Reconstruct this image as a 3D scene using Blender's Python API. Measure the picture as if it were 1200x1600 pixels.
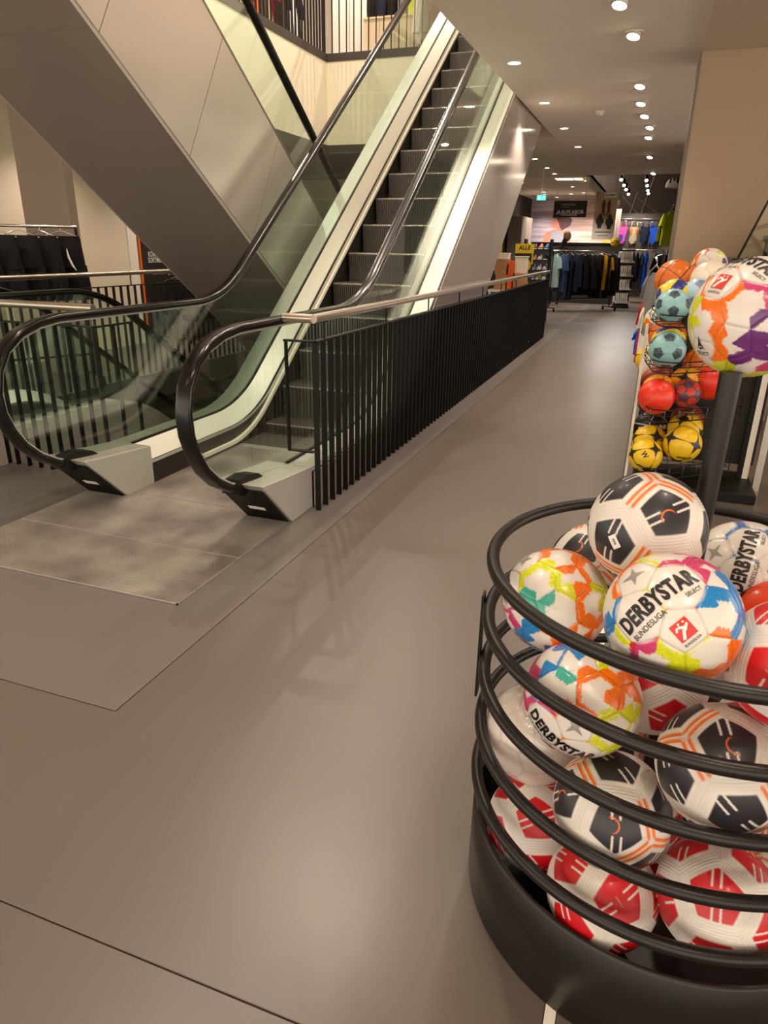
import bpy, bmesh, math, random
import numpy as np
from mathutils import Vector, Matrix

random.seed(7)
for o in list(bpy.data.objects):
    bpy.data.objects.remove(o)
SC = bpy.context.scene
COL = SC.collection
PI = math.pi

# ------------------------------------------------------------------ camera
CAMZ = 1.45
PITCH, ROLL, YAW = math.radians(21.08), math.radians(0.897), math.radians(19.89)
fwdh = Vector((-math.sin(YAW), math.cos(YAW), 0)); rgt = Vector((math.cos(YAW), math.sin(YAW), 0)); upv = Vector((0, 0, 1))
c_fwd = fwdh*math.cos(PITCH) - upv*math.sin(PITCH)
c_up0 = fwdh*math.sin(PITCH) + upv*math.cos(PITCH)
c_r = rgt*math.cos(ROLL) + c_up0*math.sin(ROLL)
c_u = -rgt*math.sin(ROLL) + c_up0*math.cos(ROLL)
cam = bpy.data.cameras.new('camera')
cam.sensor_fit = 'VERTICAL'; cam.sensor_height = 36.0; cam.lens = 1079.28*36.0/1600.0
cam.clip_start = 0.05; cam.clip_end = 200
camo = bpy.data.objects.new('camera', cam); COL.objects.link(camo)
m = Matrix((c_r, c_u, -c_fwd)).transposed().to_4x4(); m.translation = Vector((0, 0, CAMZ))
camo.matrix_world = m
SC.camera = camo

# ------------------------------------------------------------------ world, exposure
w = bpy.data.worlds.new('world'); SC.world = w; w.use_nodes = True
bg = w.node_tree.nodes['Background']; bg.inputs[0].default_value = (1.0, 0.86, 0.72, 1); bg.inputs[1].default_value = 1.75
SC.view_settings.view_transform = 'Standard'; SC.view_settings.look = 'None'
SC.view_settings.gamma = 1; SC.view_settings.use_curve_mapping = False
SC.view_settings.exposure = 0.6
WARM = (1.0, 0.84, 0.68)
SPOT_W = 62.0

# ------------------------------------------------------------------ helpers: materials
def s2l(c):
    return tuple(((x/255)/12.92 if x/255 <= .04045 else ((x/255+.055)/1.055)**2.4) for x in c)
MATS = {}
def mat(name, rgb, rough=.5, metal=0.0, noise=None, bump=None, coat=0.0, spec=.5, emit=None, stretch=(1, 1, 1)):
    """rgb sRGB 0-255. noise=(scale, amount); bump=(scale, strength)"""
    if name in MATS: return MATS[name]
    M = bpy.data.materials.new(name); M.use_nodes = True
    nt = M.node_tree; b = nt.nodes['Principled BSDF']
    c = s2l(rgb)
    b.inputs['Base Color'].default_value = (*c, 1); b.inputs['Roughness'].default_value = rough
    b.inputs['Metallic'].default_value = metal; b.inputs['Coat Weight'].default_value = coat
    b.inputs['Specular IOR Level'].default_value = spec
    if emit:
        b.inputs['Emission Color'].default_value = (*s2l(emit[0]), 1); b.inputs['Emission Strength'].default_value = emit[1]
    if noise or bump:
        tc = nt.nodes.new('ShaderNodeTexCoord'); mp = nt.nodes.new('ShaderNodeMapping')
        mp.inputs['Scale'].default_value = stretch
        nt.links.new(tc.outputs['Object'], mp.inputs['Vector'])
    if noise:
        n = nt.nodes.new('ShaderNodeTexNoise'); n.inputs['Scale'].default_value = noise[0]; n.inputs['Detail'].default_value = 5
        nt.links.new(mp.outputs['Vector'], n.inputs['Vector'])
        r = nt.nodes.new('ShaderNodeMapRange'); r.inputs[1].default_value = .3; r.inputs[2].default_value = .7
        r.inputs[3].default_value = 1-noise[1]; r.inputs[4].default_value = 1+noise[1]
        nt.links.new(n.outputs['Fac'], r.inputs[0])
        mx = nt.nodes.new('ShaderNodeVectorMath'); mx.operation = 'SCALE'; mx.inputs[0].default_value = c
        nt.links.new(r.outputs[0], mx.inputs['Scale']); nt.links.new(mx.outputs[0], b.inputs['Base Color'])
        if len(noise) > 2:
            r2 = nt.nodes.new('ShaderNodeMapRange'); r2.inputs[1].default_value = .3; r2.inputs[2].default_value = .7
            r2.inputs[3].default_value = rough-noise[2]; r2.inputs[4].default_value = rough+noise[2]
            nt.links.new(n.outputs['Fac'], r2.inputs[0]); nt.links.new(r2.outputs[0], b.inputs['Roughness'])
    if bump:
        n2 = nt.nodes.new('ShaderNodeTexNoise'); n2.inputs['Scale'].default_value = bump[0]; n2.inputs['Detail'].default_value = 4
        nt.links.new(mp.outputs['Vector'], n2.inputs['Vector'])
        bp = nt.nodes.new('ShaderNodeBump'); bp.inputs['Strength'].default_value = bump[1]; bp.inputs['Distance'].default_value = .002
        nt.links.new(n2.outputs['Fac'], bp.inputs['Height']); nt.links.new(bp.outputs['Normal'], b.inputs['Normal'])
    MATS[name] = M
    return M
def glass_mat(name, tint, refl=1.0):
    if name in MATS: return MATS[name]
    M = bpy.data.materials.new(name); M.use_nodes = True; nt = M.node_tree
    for n in list(nt.nodes): nt.nodes.remove(n)
    out = nt.nodes.new('ShaderNodeOutputMaterial'); tr = nt.nodes.new('ShaderNodeBsdfTransparent'); gl = nt.nodes.new('ShaderNodeBsdfGlossy')
    fr = nt.nodes.new('ShaderNodeFresnel'); fr.inputs['IOR'].default_value = 1.5
    mx = nt.nodes.new('ShaderNodeMixShader')
    tr.inputs['Color'].default_value = (*tint, 1); gl.inputs['Roughness'].default_value = .015
    gl.inputs['Color'].default_value = (refl, refl, refl, 1)
    ge = nt.nodes.new('ShaderNodeNewGeometry'); mr = nt.nodes.new('ShaderNodeMapRange'); mr.inputs[3].default_value = 1.5; mr.inputs[4].default_value = 1/1.5
    nt.links.new(ge.outputs['Backfacing'], mr.inputs[0]); nt.links.new(mr.outputs[0], fr.inputs['IOR'])
    nt.links.new(fr.outputs[0], mx.inputs[0]); nt.links.new(tr.outputs[0], mx.inputs[1]); nt.links.new(gl.outputs[0], mx.inputs[2])
    nt.links.new(mx.outputs[0], out.inputs['Surface'])
    MATS[name] = M
    return M
def emit_mat(name, rgb, strength):
    return mat(name, rgb, .5, emit=(rgb, strength))
def attr_mat(name, rough=.35, coat=.2, bump=None, spec=.5):
    if name in MATS: return MATS[name]
    M = mat(name, (255, 255, 255), rough, coat=coat, bump=bump, spec=spec)
    nt = M.node_tree; a = nt.nodes.new('ShaderNodeVertexColor'); a.layer_name = 'Col'
    nt.links.new(a.outputs['Color'], nt.nodes['Principled BSDF'].inputs['Base Color'])
    nt.nodes['Principled BSDF'].inputs['Coat Roughness'].default_value = .15
    return M

# ------------------------------------------------------------------ helpers: objects
def link(name, me, parent=None, loc=None):
    o = bpy.data.objects.new(name, me); COL.objects.link(o)
    if parent is not None: o.parent = parent
    if loc is not None: o.location = loc
    return o
def tag(o, label, cat=None, group=None, kind=None):
    o['label'] = label
    if cat: o['category'] = cat
    if group: o['group'] = group
    if kind: o['kind'] = kind
    return o
def thing(name, label, cat, loc=(0, 0, 0), rz=0, group=None):
    o = bpy.data.objects.new(name, None); COL.objects.link(o); o.empty_display_size = .1
    o.location = loc; o.rotation_euler = (0, 0, rz)
    return tag(o, label, cat, group)
def struct(o): o['kind'] = 'structure'; return o
class MB:
    def __init__(s): s.v = []; s.f = []; s.sm = []
    def add(s, vs, fs, smooth=False):
        b = len(s.v); s.v += [tuple(v) for v in vs]; s.f += [tuple(i+b for i in f) for f in fs]; s.sm += [smooth]*len(fs); return s
    def box(s, x0, x1, y0, y1, z0, z1):
        return s.add([(x0, y0, z0), (x1, y0, z0), (x1, y1, z0), (x0, y1, z0), (x0, y0, z1), (x1, y0, z1), (x1, y1, z1), (x0, y1, z1)],
                     [(0, 3, 2, 1), (4, 5, 6, 7), (0, 1, 5, 4), (1, 2, 6, 5), (2, 3, 7, 6), (3, 0, 4, 7)])
    def tube(s, pts, r, n=8, closed=False, caps=True, rr=None):
        pts = [Vector(p) for p in pts]; N = len(pts); vs = []; fs = []
        prev = None
        for i, p in enumerate(pts):
            if closed: t = (pts[(i+1) % N]-pts[i-1])
            else: t = pts[min(i+1, N-1)]-pts[max(i-1, 0)]
            t.normalize()
            if prev is None:
                a = Vector((0, 0, 1)) if abs(t.z) < .9 else Vector((1, 0, 0)); u = t.cross(a).normalized()
            else:
                u = (prev - t*prev.dot(t)).normalized()
            prev = u; v = t.cross(u); R = rr[i] if rr else r
            vs += [p+u*R*math.cos(2*PI*k/n)+v*R*math.sin(2*PI*k/n) for k in range(n)]
        for i in range(N if closed else N-1):
            j = (i+1) % N
            fs += [(i*n+k, i*n+(k+1) % n, j*n+(k+1) % n, j*n+k) for k in range(n)]
        s.add(vs, fs, True)
        if caps and not closed:
            s.add([vs[k] for k in range(n)][::-1], [tuple(range(n))]); s.add(vs[-n:], [tuple(range(n))])
        return s
    def lathe(s, prof, n=24, c=(0, 0, 0), smooth=True):
        vs = []; fs = []
        for r, z in prof: vs += [(c[0]+r*math.cos(2*PI*k/n), c[1]+r*math.sin(2*PI*k/n), c[2]+z) for k in range(n)]
        for i in range(len(prof)-1): fs += [(i*n+k, i*n+(k+1) % n, (i+1)*n+(k+1) % n, (i+1)*n+k) for k in range(n)]
        return s.add(vs, fs, smooth)
    def prism(s, poly, axis, a, b):
        """polygon (p,q) extruded along axis from a to b: 'x' -> (y,z), 'y' -> (x,z), 'z' -> (x,y)"""
        def P(p, t): return {'x': (t, p[0], p[1]), 'y': (p[0], t, p[1]), 'z': (p[0], p[1], t)}[axis]
        n = len(poly); vs = [P(p, a) for p in poly]+[P(p, b) for p in poly]
        return s.add(vs, [tuple(range(n))[::-1], tuple(range(n, 2*n))]+[(i, (i+1) % n, n+(i+1) % n, n+i) for i in range(n)])
    def sweep_yz(s, path, prof, smooth=True, caps=True):
        """sweep a profile of (x, n) along a (y, z) path lying in a plane of constant x"""
        N = len(path); k = len(prof); vs = []; fs = []
        for i, (y, z) in enumerate(path):
            y0, z0 = path[max(i-1, 0)]; y1, z1 = path[min(i+1, N-1)]
            L = math.hypot(y1-y0, z1-z0) or 1; ny, nz = -(z1-z0)/L, (y1-y0)/L
            vs += [(x, y+n*ny, z+n*nz) for x, n in prof]
        for i in range(N-1): fs += [(i*k+j, i*k+(j+1) % k, (i+1)*k+(j+1) % k, (i+1)*k+j) for j in range(k)]
        s.add(vs, fs, smooth)
        if caps: s.add(vs[:k], [tuple(range(k))]); s.add(vs[-k:], [tuple(range(k))[::-1]])
        return s
    def mesh(s, name, m):
        me = bpy.data.meshes.new(name); me.from_pydata(s.v, [], s.f); me.materials.append(m)
        me.polygons.foreach_set('use_smooth', s.sm)
        bm = bmesh.new(); bm.from_mesh(me); bmesh.ops.recalc_face_normals(bm, faces=bm.faces); bm.to_mesh(me); bm.free()
        return me
    def obj(s, name, m, parent=None, loc=None): return link(name, s.mesh(name, m), parent, loc)
def bevel(o, wd=.004, seg=2):
    md = o.modifiers.new('bevel', 'BEVEL'); md.width = wd; md.segments = seg; md.limit_method = 'ANGLE'; md.angle_limit = math.radians(40); return o
def fillet(pts, r, n=8):
    out = [pts[0]]
    for i in range(1, len(pts)-1):
        p = Vector(pts[i]); a = (Vector(pts[i-1])-p); b = (Vector(pts[i+1])-p); la, lb = a.length, b.length; a.normalize(); b.normalize()
        ang = math.acos(max(-1, min(1, a.dot(b)))); d = min(r/math.tan(ang/2), la*.49, lb*.49)
        A = p+a*d; B = p+b*d
        for k in range(n+1):
            t = k/n; q = A*(1-t)**2+p*2*t*(1-t)+B*t*t; out.append(tuple(q))
    out.append(pts[-1]); return out
def copy_tree(o, parent=None):
    c = o.copy(); COL.objects.link(c); c.parent = parent
    for ch in o.children: copy_tree(ch, c)
    return c
_txt = {}
def text_geo(s, size=1.0, bold=0.0, sx=1.0, sub=None):
    key = (s, size, bold, sx, sub)
    if key in _txt: return _txt[key]
    cu = bpy.data.curves.new('lettering', 'FONT'); cu.body = s; cu.size = size; cu.align_x = 'CENTER'; cu.align_y = 'CENTER'; cu.offset = bold*size
    cu.resolution_u = 3; cu.space_character = 1.0+bold*1.5
    o = bpy.data.objects.new('lettering', cu); COL.objects.link(o)
    dg = bpy.context.evaluated_depsgraph_get(); me = bpy.data.meshes.new_from_object(o.evaluated_get(dg))
    bpy.data.objects.remove(o); bpy.data.curves.remove(cu)
    bm = bmesh.new(); bm.from_mesh(me); bpy.data.meshes.remove(me)
    bmesh.ops.remove_doubles(bm, verts=bm.verts, dist=size*.002)
    bmesh.ops.triangulate(bm, faces=bm.faces)
    if sub:
        for _ in range(4):
            es = [e for e in bm.edges if e.calc_length() > sub]
            if not es: break
            bmesh.ops.subdivide_edges(bm, edges=es, cuts=1); bmesh.ops.triangulate(bm, faces=bm.faces)
    bm.verts.ensure_lookup_table()
    r = ([(v.co.x*sx, v.co.y) for v in bm.verts], [tuple(v.index for v in f.verts) for f in bm.faces]); bm.free()
    _txt[key] = r
    return r
def flat_text(s, size, m, parent, origin, right, up, bold=0.02, sx=.8, name='lettering'):
    vs, fs = text_geo(s, size, bold, sx); o = Vector(origin); R = Vector(right).normalized(); U = Vector(up).normalized()
    me = bpy.data.meshes.new(name); me.from_pydata([tuple(o+R*x+U*y) for x, y in vs], [], fs); me.materials.append(m)
    return link(name, me, parent)

# ------------------------------------------------------------------ materials
M_floor = mat('floor_grey', (100, 90, 83), .34, noise=(.8, .03, .03), bump=(160, .015))
M_floor_b = mat('floor_patch', (106, 99, 95), .36, noise=(1.0, .03, .03), bump=(160, .015))
M_joint = mat('joint_dark', (76, 67, 61), .7)
M_ceil = mat('ceiling_paint', (242, 231, 217), .85, noise=(3, .015))
M_wall = mat('wall_paint', (222, 208, 188), .8, noise=(3, .015))
M_soff = mat('bulkhead_paint', (205, 188, 168), .85)  # darker than the ceiling; the dimmer light there is put into the colour
M_cream = mat('fascia_cream', (236, 228, 206), .8)
M_clad = mat('cladding_grey', (196, 188, 180), .22, metal=.25, noise=(2, .02))
M_cladR = mat('cladding_gloss', (176, 166, 160), .14, metal=.35, noise=(2, .02))
M_soffit = mat('escalator_soffit', (142, 130, 120), .25, metal=.2, noise=(2, .02))
M_gap = mat('panel_gap_light', (226, 216, 200), .6)
M_alu = mat('brushed_aluminium', (205, 200, 190), .32, metal=.75, noise=(40, .03), stretch=(1, .05, 1))
M_alu2 = mat('pale_aluminium', (196, 196, 186), .38, metal=.45)
M_steel = mat('stainless', (200, 188, 176), .28, metal=1.0, noise=(60, .04), stretch=(1, .03, 1))
M_black = mat('black_steel', (20, 17, 16), .5, spec=.25)
M_rubber = mat('black_rubber', (14, 12, 12), .2, spec=.4)
M_skirt = mat('skirt_dark', (48, 43, 41), .45, metal=.4)
M_step = mat('step_metal', (104, 98, 92), .42, metal=.5)
M_nose = mat('step_nosing', (176, 168, 158), .35, metal=.6)
M_brush = mat('white_strip', (240, 234, 220), .4)
M_plate = mat('comb_plate', (168, 160, 152), .45, metal=.55, noise=(3.2, .30, .1))
M_glass = glass_mat('balustrade_glass', (.90, .965, .925))
M_acryl = glass_mat('acrylic', (.97, .97, .96))
M_bask = mat('basket_black', (20, 17, 16), .36, spec=.45)
M_basebk = mat('basket_base_black', (24, 22, 21), .38, spec=.5)
M_dark = mat('dark_panel', (38, 33, 31), .6)
M_white = mat('white_paint', (235, 230, 222), .5)
M_chrome = mat('chrome', (215, 210, 205), .15, metal=1.0)
M_lamp = emit_mat('lamp_glow', (255, 236, 206), 30)
M_trim = mat('lamp_trim', (225, 218, 205), .5)
def cloth(name, rgb): return mat('cloth_'+name, rgb, .85, noise=(18, .12), bump=(60, .3), spec=.2)
C_black = cloth('black', (22, 20, 22)); C_navy = cloth('navy', (32, 38, 58)); C_blue = cloth('blue', (30, 80, 190)); C_yel = cloth('yellow', (240, 170, 30))
C_den = cloth('denim', (62, 80, 112)); C_mint = cloth('mint', (175, 205, 205)); C_white = cloth('white', (230, 226, 220)); C_red = cloth('red', (190, 25, 40))
C_lime = cloth('lime', (200, 210, 40)); C_pink = cloth('pink', (230, 90, 170)); C_purple = cloth('purple', (90, 70, 170)); C_grey = cloth('grey', (120, 118, 118)); C_org = cloth('orange', (235, 110, 30))
C_tan = cloth('tan', (190, 170, 140)); C_sky = cloth('sky', (40, 120, 200)); C_brown = cloth('brown', (92, 66, 44))

# ------------------------------------------------------------------ setting: floor
CEIL = 3.0; UP = 4.25
fl = MB()
for a in ((-1.66, 7, -4, 30), (-12, -1.66, -4, 3.44), (-12, -5.4, 3.44, 30), (-5.4, -1.66, 11.83, 30), (-3.1, -1.66, 3.44, 11.83), (-4.55, -3.1, 8.3, 11.83)):
    fl.box(a[0], a[1], a[2], a[3], -.30, -.006)
floor = struct(fl.obj('floor', M_joint)); floor['label'] = 'grey polished store floor laid in large slabs'
def slab(poly, m=M_floor):
    o = MB().prism(poly, 'z', -.006, 0).obj('floor_panel', m, floor); return bevel(o, .0015, 1)
J = .0018
slab([(-12, .81+J), (-J+.0, .81+J), (-J, 30), (-1.47+J, 30), (-1.47+J, 1.48-J), (-12, 1.48-J)])
slab([(-12, -4), (-J, -4), (-J, .81-J), (-12, .81-J)])
slab([(-12, 1.48+J), (-1.47-J, 1.48+J), (-1.47-J, 30), (-1.66+J, 30), (-1.66+J, 3.44), (-1.715, 3.44), (-1.715, 2.155), (-3.125, 2.155), (-3.125, 3.44), (-12, 3.44)], M_floor_b)
slab([(.022+J, -4), (7, -4), (7, 30), (.022+J, 30)])
slab([(-12, 3.44), (-5.4, 3.44), (-5.4, 30), (-12, 30)])
slab([(-5.4, 11.83), (-1.66, 11.83), (-1.66, 30), (-5.4, 30)])
slab([(-4.55, 8.3), (-3.1, 8.3), (-3.1, 11.83), (-4.55, 11.83)])
slab([(-3.125, 3.44), (-1.715, 3.44), (-1.66, 3.44), (-1.66, 11.83), (-3.125, 11.83)])
ts = struct(MB().box(0, .022, -1, 4.75, -.006, .0025).obj('trim_1', M_brush)); ts['label'] = 'narrow white strip let into the floor under the ball basket'

# ridged landing plate of the escalator
tp = thing('landing_plate', 'ridged metal landing plate on the floor before the upward escalator', 'floor plate', (0, 0, 0))
def ridged(y0, y1, m):
    mb = MB(); p = .0125; n = int((y1-y0)/p); prof = [(y0, -.005)]
    for i in range(n):
        y = y0+i*p; prof += [(y+.0006, .0045), (y+p*.55, .0045), (y+p*.60, -.003), (y+p*.98, -.003)]
    prof += [(y1, .0045), (y1, -.005)]
    return mb.prism(prof, 'x', -3.115, -1.722).obj('plate_section', m, tp)
for a, b in ((2.165, 2.668), (2.674, 3.25), (3.256, 4.42)): ridged(a, b, M_plate)
MB().box(-3.122, -1.716, 2.158, 2.165, -.005, .005).obj('edge_strip', M_alu, tp)
MB().box(-1.722, -1.716, 2.158, 3.44, -.005, .005).obj('edge_strip', M_alu, tp)

# lower storey seen through the opening
lf = MB(); lf.box(-12, 7, -4, 30, -4.35, -4.25)
o = struct(lf.obj('floor_lower', M_floor)); o['label'] = 'floor of the storey below, seen through the opening'
ww = MB().box(-8, 0, 14, 14.2, -4.25, -.3).box(-8.2, -8, 0, 14.2, -4.25, -.3).box(0, .2, 0, 14.2, -4.25, -.3).box(-8.2, .2, -.2, 0, -4.25, -.3).obj('wall_lower', M_wall); struct(ww); ww['label'] = 'pale wall added around the storey below to block stray light'  # walls added to keep background light out of the lower storey

# ------------------------------------------------------------------ setting: ceilings, upper slab, walls
cb = MB(); cb.box(-1.66, 7, -4, 17.8, CEIL, UP)
o = struct(cb.obj('ceiling', M_ceil)); o['label'] = 'beige plaster ceiling with recessed downlights over the aisle'
o = struct(MB().box(.13, 7, -4, 7.02, 2.955, CEIL).obj('trim_2', M_soff)); o['label'] = 'lowered beige ceiling bulkhead over the ball displays'
cb = MB(); cb.box(-12, -5.38, 3.2, 17.8, CEIL, UP-.06); cb.box(-5.38, -1.66, 11.83, 17.8, CEIL, UP-.06); cb.box(-12, -4.6, -4, 3.2, CEIL, UP-.06); cb.box(-4.6, -1.66, -4, 1.2, CEIL, UP)
o = struct(cb.obj('ceiling_left', M_cream)); o['label'] = 'cream slab edge of the upper storey around the escalator opening'
cb = MB(); cb.box(-5.46, -5.365, 3.2, 11.85, UP-.06, UP+.05); cb.box(-5.365, -1.66, 11.815, 11.9, UP-.06, UP+.05)
o = struct(cb.obj('trim_3', mat('slab_edge_dark', (66, 58, 53), .6))); o['label'] = 'dark strip along the upper slab edge under the balusters'
o = struct(MB().box(-12, -5.46, 3.2, 18, UP-.06, UP).obj('floor_upper', M_floor)); o['label'] = 'floor of the upper storey'
MB().box(-5.46, -1.66, 11.9, 18, UP-.06, UP).obj('floor_panel', M_floor, o)
o = struct(MB().box(-12, 7, -4, 18, 7.4, 7.5).obj('ceiling_upper', M_ceil)); o['label'] = 'ceiling of the upper storey'
o = struct(MB().box(-12, 7, 18, 18.1, UP, 7.4).obj('wall_upper_back', M_wall)); o['label'] = 'back wall of the upper storey'
pil = struct(MB().box(.135, 6, 7.04, 7.7, 0, CEIL).obj('wall_pillar', mat('pier_paint', (176, 153, 127), .8, noise=(3, .015)))); pil['label'] = 'beige wall pier behind the ball rack'
MB().box(.118, .135, 7.03, 7.72, 0, 2.955).obj('corner_trim', mat('corner_trim', (120, 108, 98), .5), pil)  # added darker strip standing in for the pier's side face
o = struct(MB().box(.45, .6, 12.8, 30, 0, 4.2).obj('wall_right_inner', M_dark)); o['label'] = 'dark side wall behind the garments at the far right'

# ------------------------------------------------------------------ up escalator
INC = .711; XL, XR = -2.96, -1.86
def path_up(y0, kink, z, end_y, r=1.1):
    ky = kink+UP/INC
    return fillet([(y0, z), (kink, z), (ky, z+UP), (end_y, z+UP)], r, 10)
NEWEL = [(3.02, .245), (2.95, .262), (2.83, .295), (2.71, .365), (2.62, .45), (2.56, .545), (2.525, .64), (2.518, .74), (2.545, .85), (2.61, .945), (2.71, 1.01), (2.84, 1.05), (2.98, 1.067)]
esc = thing('escalator', 'upward escalator with glass sides and black handrails rising beside the black railing', 'escalator')
deck_path = path_up(3.02, 4.73, .25, 13.0)
hand_path = NEWEL+path_up(3.11, 4.58, 1.067, 13.0)[0:]
hsec = [(.040*math.cos(a)*(1 if abs(math.cos(a)) < .8 else 1), .024*math.sin(a)) for a in [2*PI*k/12 for k in range(12)]]
hsec = [(math.copysign(abs(math.cos(a))**.6, math.cos(a))*.040, math.copysign(abs(math.sin(a))**.6, math.sin(a))*.022) for a in [2*PI*k/16 for k in range(16)]]
def resample(path, n):
    P = [Vector(p) for p in path]; L = [0]
    for a, b in zip(P, P[1:]): L.append(L[-1]+(b-a).length)
    out = []
    for k in range(n):
        t = L[-1]*k/(n-1); i = max(j for j in range(len(L)) if L[j] <= t+1e-9); i = min(i, len(P)-2)
        u = (t-L[i])/((L[i+1]-L[i]) or 1); out.append(tuple(P[i].lerp(P[i+1], u)))
    return out
def cut_at(path, joints):
    """split a (y,z) path at y values -> list of sub paths"""
    segs = []; cur = [path[0]]; js = list(joints)
    for a, b in zip(path, path[1:]):
        while js and a[0] < js[0] <= b[0]:
            t = (js[0]-a[0])/(b[0]-a[0]); p = (js[0], a[1]+(b[1]-a[1])*t); cur.append(p); segs.append(cur); cur = [p]; js.pop(0)
        cur.append(b)
    segs.append(cur); return segs
NS = INC/math.hypot(1, INC); NC = 1/math.hypot(1, INC)
def balustrade(E, X, dpath, hpath, newel, joints, hoff, sgn_in, deck_z, outer_w=.15, inner=True):
    """sgn_in: +1 if the steps lie towards +x. joints: deck y values; hoff: how far back the joint leans at the handrail"""
    mb = MB().sweep_yz(hpath, [(X+x, n) for x, n in hsec]); h = mb.obj('handrail', M_rubber, E); h['label'] = 'black rubber handrail'
    MB().sweep_yz(hpath, [(X-.022, -.030), (X+.022, -.030), (X+.022, -.020), (X-.022, -.020)]).obj('handrail_guide', M_alu2, E)
    # glass panels
    dsegs = cut_at(dpath, joints); top = [(y, z) for y, z in hpath]
    main = [p for p in hpath if p not in newel]
    hs = cut_at(main, [j+o for j, o in zip(joints, hoff)])
    for i, (d, t) in enumerate(zip(dsegs, hs)):
        g = .0035
        d = [(y+(g if k == 0 and i else 0)-(g if k == len(d)-1 else 0), z-.01) for k, (y, z) in enumerate(d)]
        t = [(y+(g if k == 0 and i else 0)-(g if k == len(t)-1 else 0), z) for k, (y, z) in enumerate(t)]
        poly = d+t[::-1]
        if i == 0: poly += newel[::-1]
        o = MB().prism(poly, 'x', X-.006, X+.006).obj('glass_panel', M_glass, E)
    # decks
    dpath = [(3.45, deck_z)]+[p for p in dpath if p[0] > 3.46]
    a, b = X+sgn_in*.010, X+sgn_in*.13
    if inner:
        MB().sweep_yz(dpath, [(a, 0), (b, -.095), (b, -.115), (a, -.05)], smooth=False).obj('inner_deck', M_alu2, E)
    a, b = X-sgn_in*.010, X-sgn_in*(.010+outer_w)
    MB().sweep_yz(dpath, [(a, 0), (b, 0), (b, -.03), (a, -.03)], smooth=False).obj('outer_deck', M_alu2, E)
    MB().sweep_yz(dpath, [(X-.0095, .012), (X+.0095, .012), (X+.0095, -.03), (X-.0095, -.03)], smooth=False).obj('glass_gasket', M_black, E)
    MB().tube([(X, 3.0, 1), (X, 3, 1.001)], .001, 3) if False else None
JO = [5.25, 6.75, 8.25, 9.75, 11.2]; HO = [-.38, -.5, -.5, -.5, -.2]
balustrade(esc, XL, deck_path, hand_path, NEWEL, JO, HO, +1, .25)
balustrade(esc, XR, deck_path, hand_path, NEWEL, JO, HO, -1, .25)
# newel boxes
def newel_box(E, X, x0, x1):
    prof = [(2.86, .30), (3.02, .285), (3.46, .245), (3.46, 0), (3.20, 0), (3.06, .12)]
    nb = bevel(MB().prism([(2.885, .305), (3.02, .290), (3.46, .250), (3.46, 0), (3.20, 0)], 'x', x0, x1).obj('newel_base', M_alu2, E), .006)
    # black wedge plate on the slanted front
    d = Vector((3.20-2.885, 0-.305)).normalized(); nrm = Vector((d.y, -d.x))
    def q(t, n): p = Vector((2.885, .305))+Vector((.315, -.305))*t+nrm*n; return (p.x, p.y)
    fp = MB().prism([q(.12, .003), q(.97, .003), q(.97, .012), q(.12, .012)], 'x', x0+.02, x1-.02).obj('front_plate', M_black, nb)
    c = q(.62, .0135); c2 = q(.62, .0150)
    mk = MB().prism([q(.58, .0125), q(.66, .0125), q(.66, .014), q(.58, .014)], 'x', (x0+x1)/2-.05, (x0+x1)/2+.05).obj('maker_plate', M_white, fp)
    MB().prism([(2.83, .265), (2.90, .235), (3.0, .25), (3.10, .285), (3.06, .312), (2.96, .335), (2.87, .330)], 'x', X-.042, X+.042).obj('handrail_inlet', M_black, nb)
newel_box(esc, XR, -1.995, -1.700); newel_box(esc, XL, -3.12, -2.825)
# skirts and brush strips
skirt_top = [(y, z-.09) for y, z in path_up(3.40, 4.73, .25, 13.0)]
nose_path = path_up(3.40, 4.675, 0, 13.0)
for X in (-2.835, -1.985):
    poly = [(y, z-.25) for y, z in nose_path]+skirt_top[::-1]
    MB().prism(poly, 'x', X-.004, X+.004).obj('skirt_panel', M_skirt, esc)
strip_path = [(y, z+.035) for y, z in path_up(4.0, 4.66, 0, 12.0)]
MB().sweep_yz(strip_path, [(-2.831, -.014), (-2.806, -.014), (-2.806, .014), (-2.831, .014)], smooth=False).obj('white_edge_strip', M_brush, esc)
MB().sweep_yz(strip_path, [(-1.989, -.011), (-2.008, -.011), (-2.008, .011), (-1.989, .011)], smooth=False).obj('white_edge_strip', M_brush, esc)
# steps
def step_mesh():
    mb = MB(); x0, x1 = -2.808, -2.012; p = .0200; n = int((x1-x0)/p); xs = []
    for i in range(n):
        x = x0+i*p; xs += [(x, 0), (x+.45*p, 0), (x+.5*p, -.014), (x+.95*p, -.014)]
    rows = [(.385, 0, 0), (.004, 0, 0), (0, -.004, 1), (.004, -.03, 1), (.03, -.27, 1)]
    vs = []; k = len(xs)
    for (y, z, f) in rows:
        for (x, g) in xs: vs.append((x, y-(g if f else 0), z+(0 if f else g)))
    fs = [(i*k+j, i*k+j+1, (i+1)*k+j+1, (i+1)*k+j) for i in range(len(rows)-1) for j in range(k-1)]
    mb.add(vs, fs); mb.box(x0, x1, .03, .38, -.27, -.03)
    me = mb.mesh('step', M_step); me.materials.append(M_nose)
    # bright comb edge on the nosing
    nf = (k-1)
    for i, pl in enumerate(me.polygons):
        if 1*nf <= i < 2*nf: pl.material_index = 1
    return me
SM = step_mesh()
stp = [(4.13, -.004), (4.50, .004), (4.872, .085), (5.195, .335)]+[(5.511+.3713*k, .591+.264*k) for k in range(0, 14)]
for (y, z) in stp: link('step', SM, esc, (0, y, z))
MB().box(-2.808, -2.012, 4.42, 4.50, -.02, .006).obj('comb', M_alu, esc)
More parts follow.
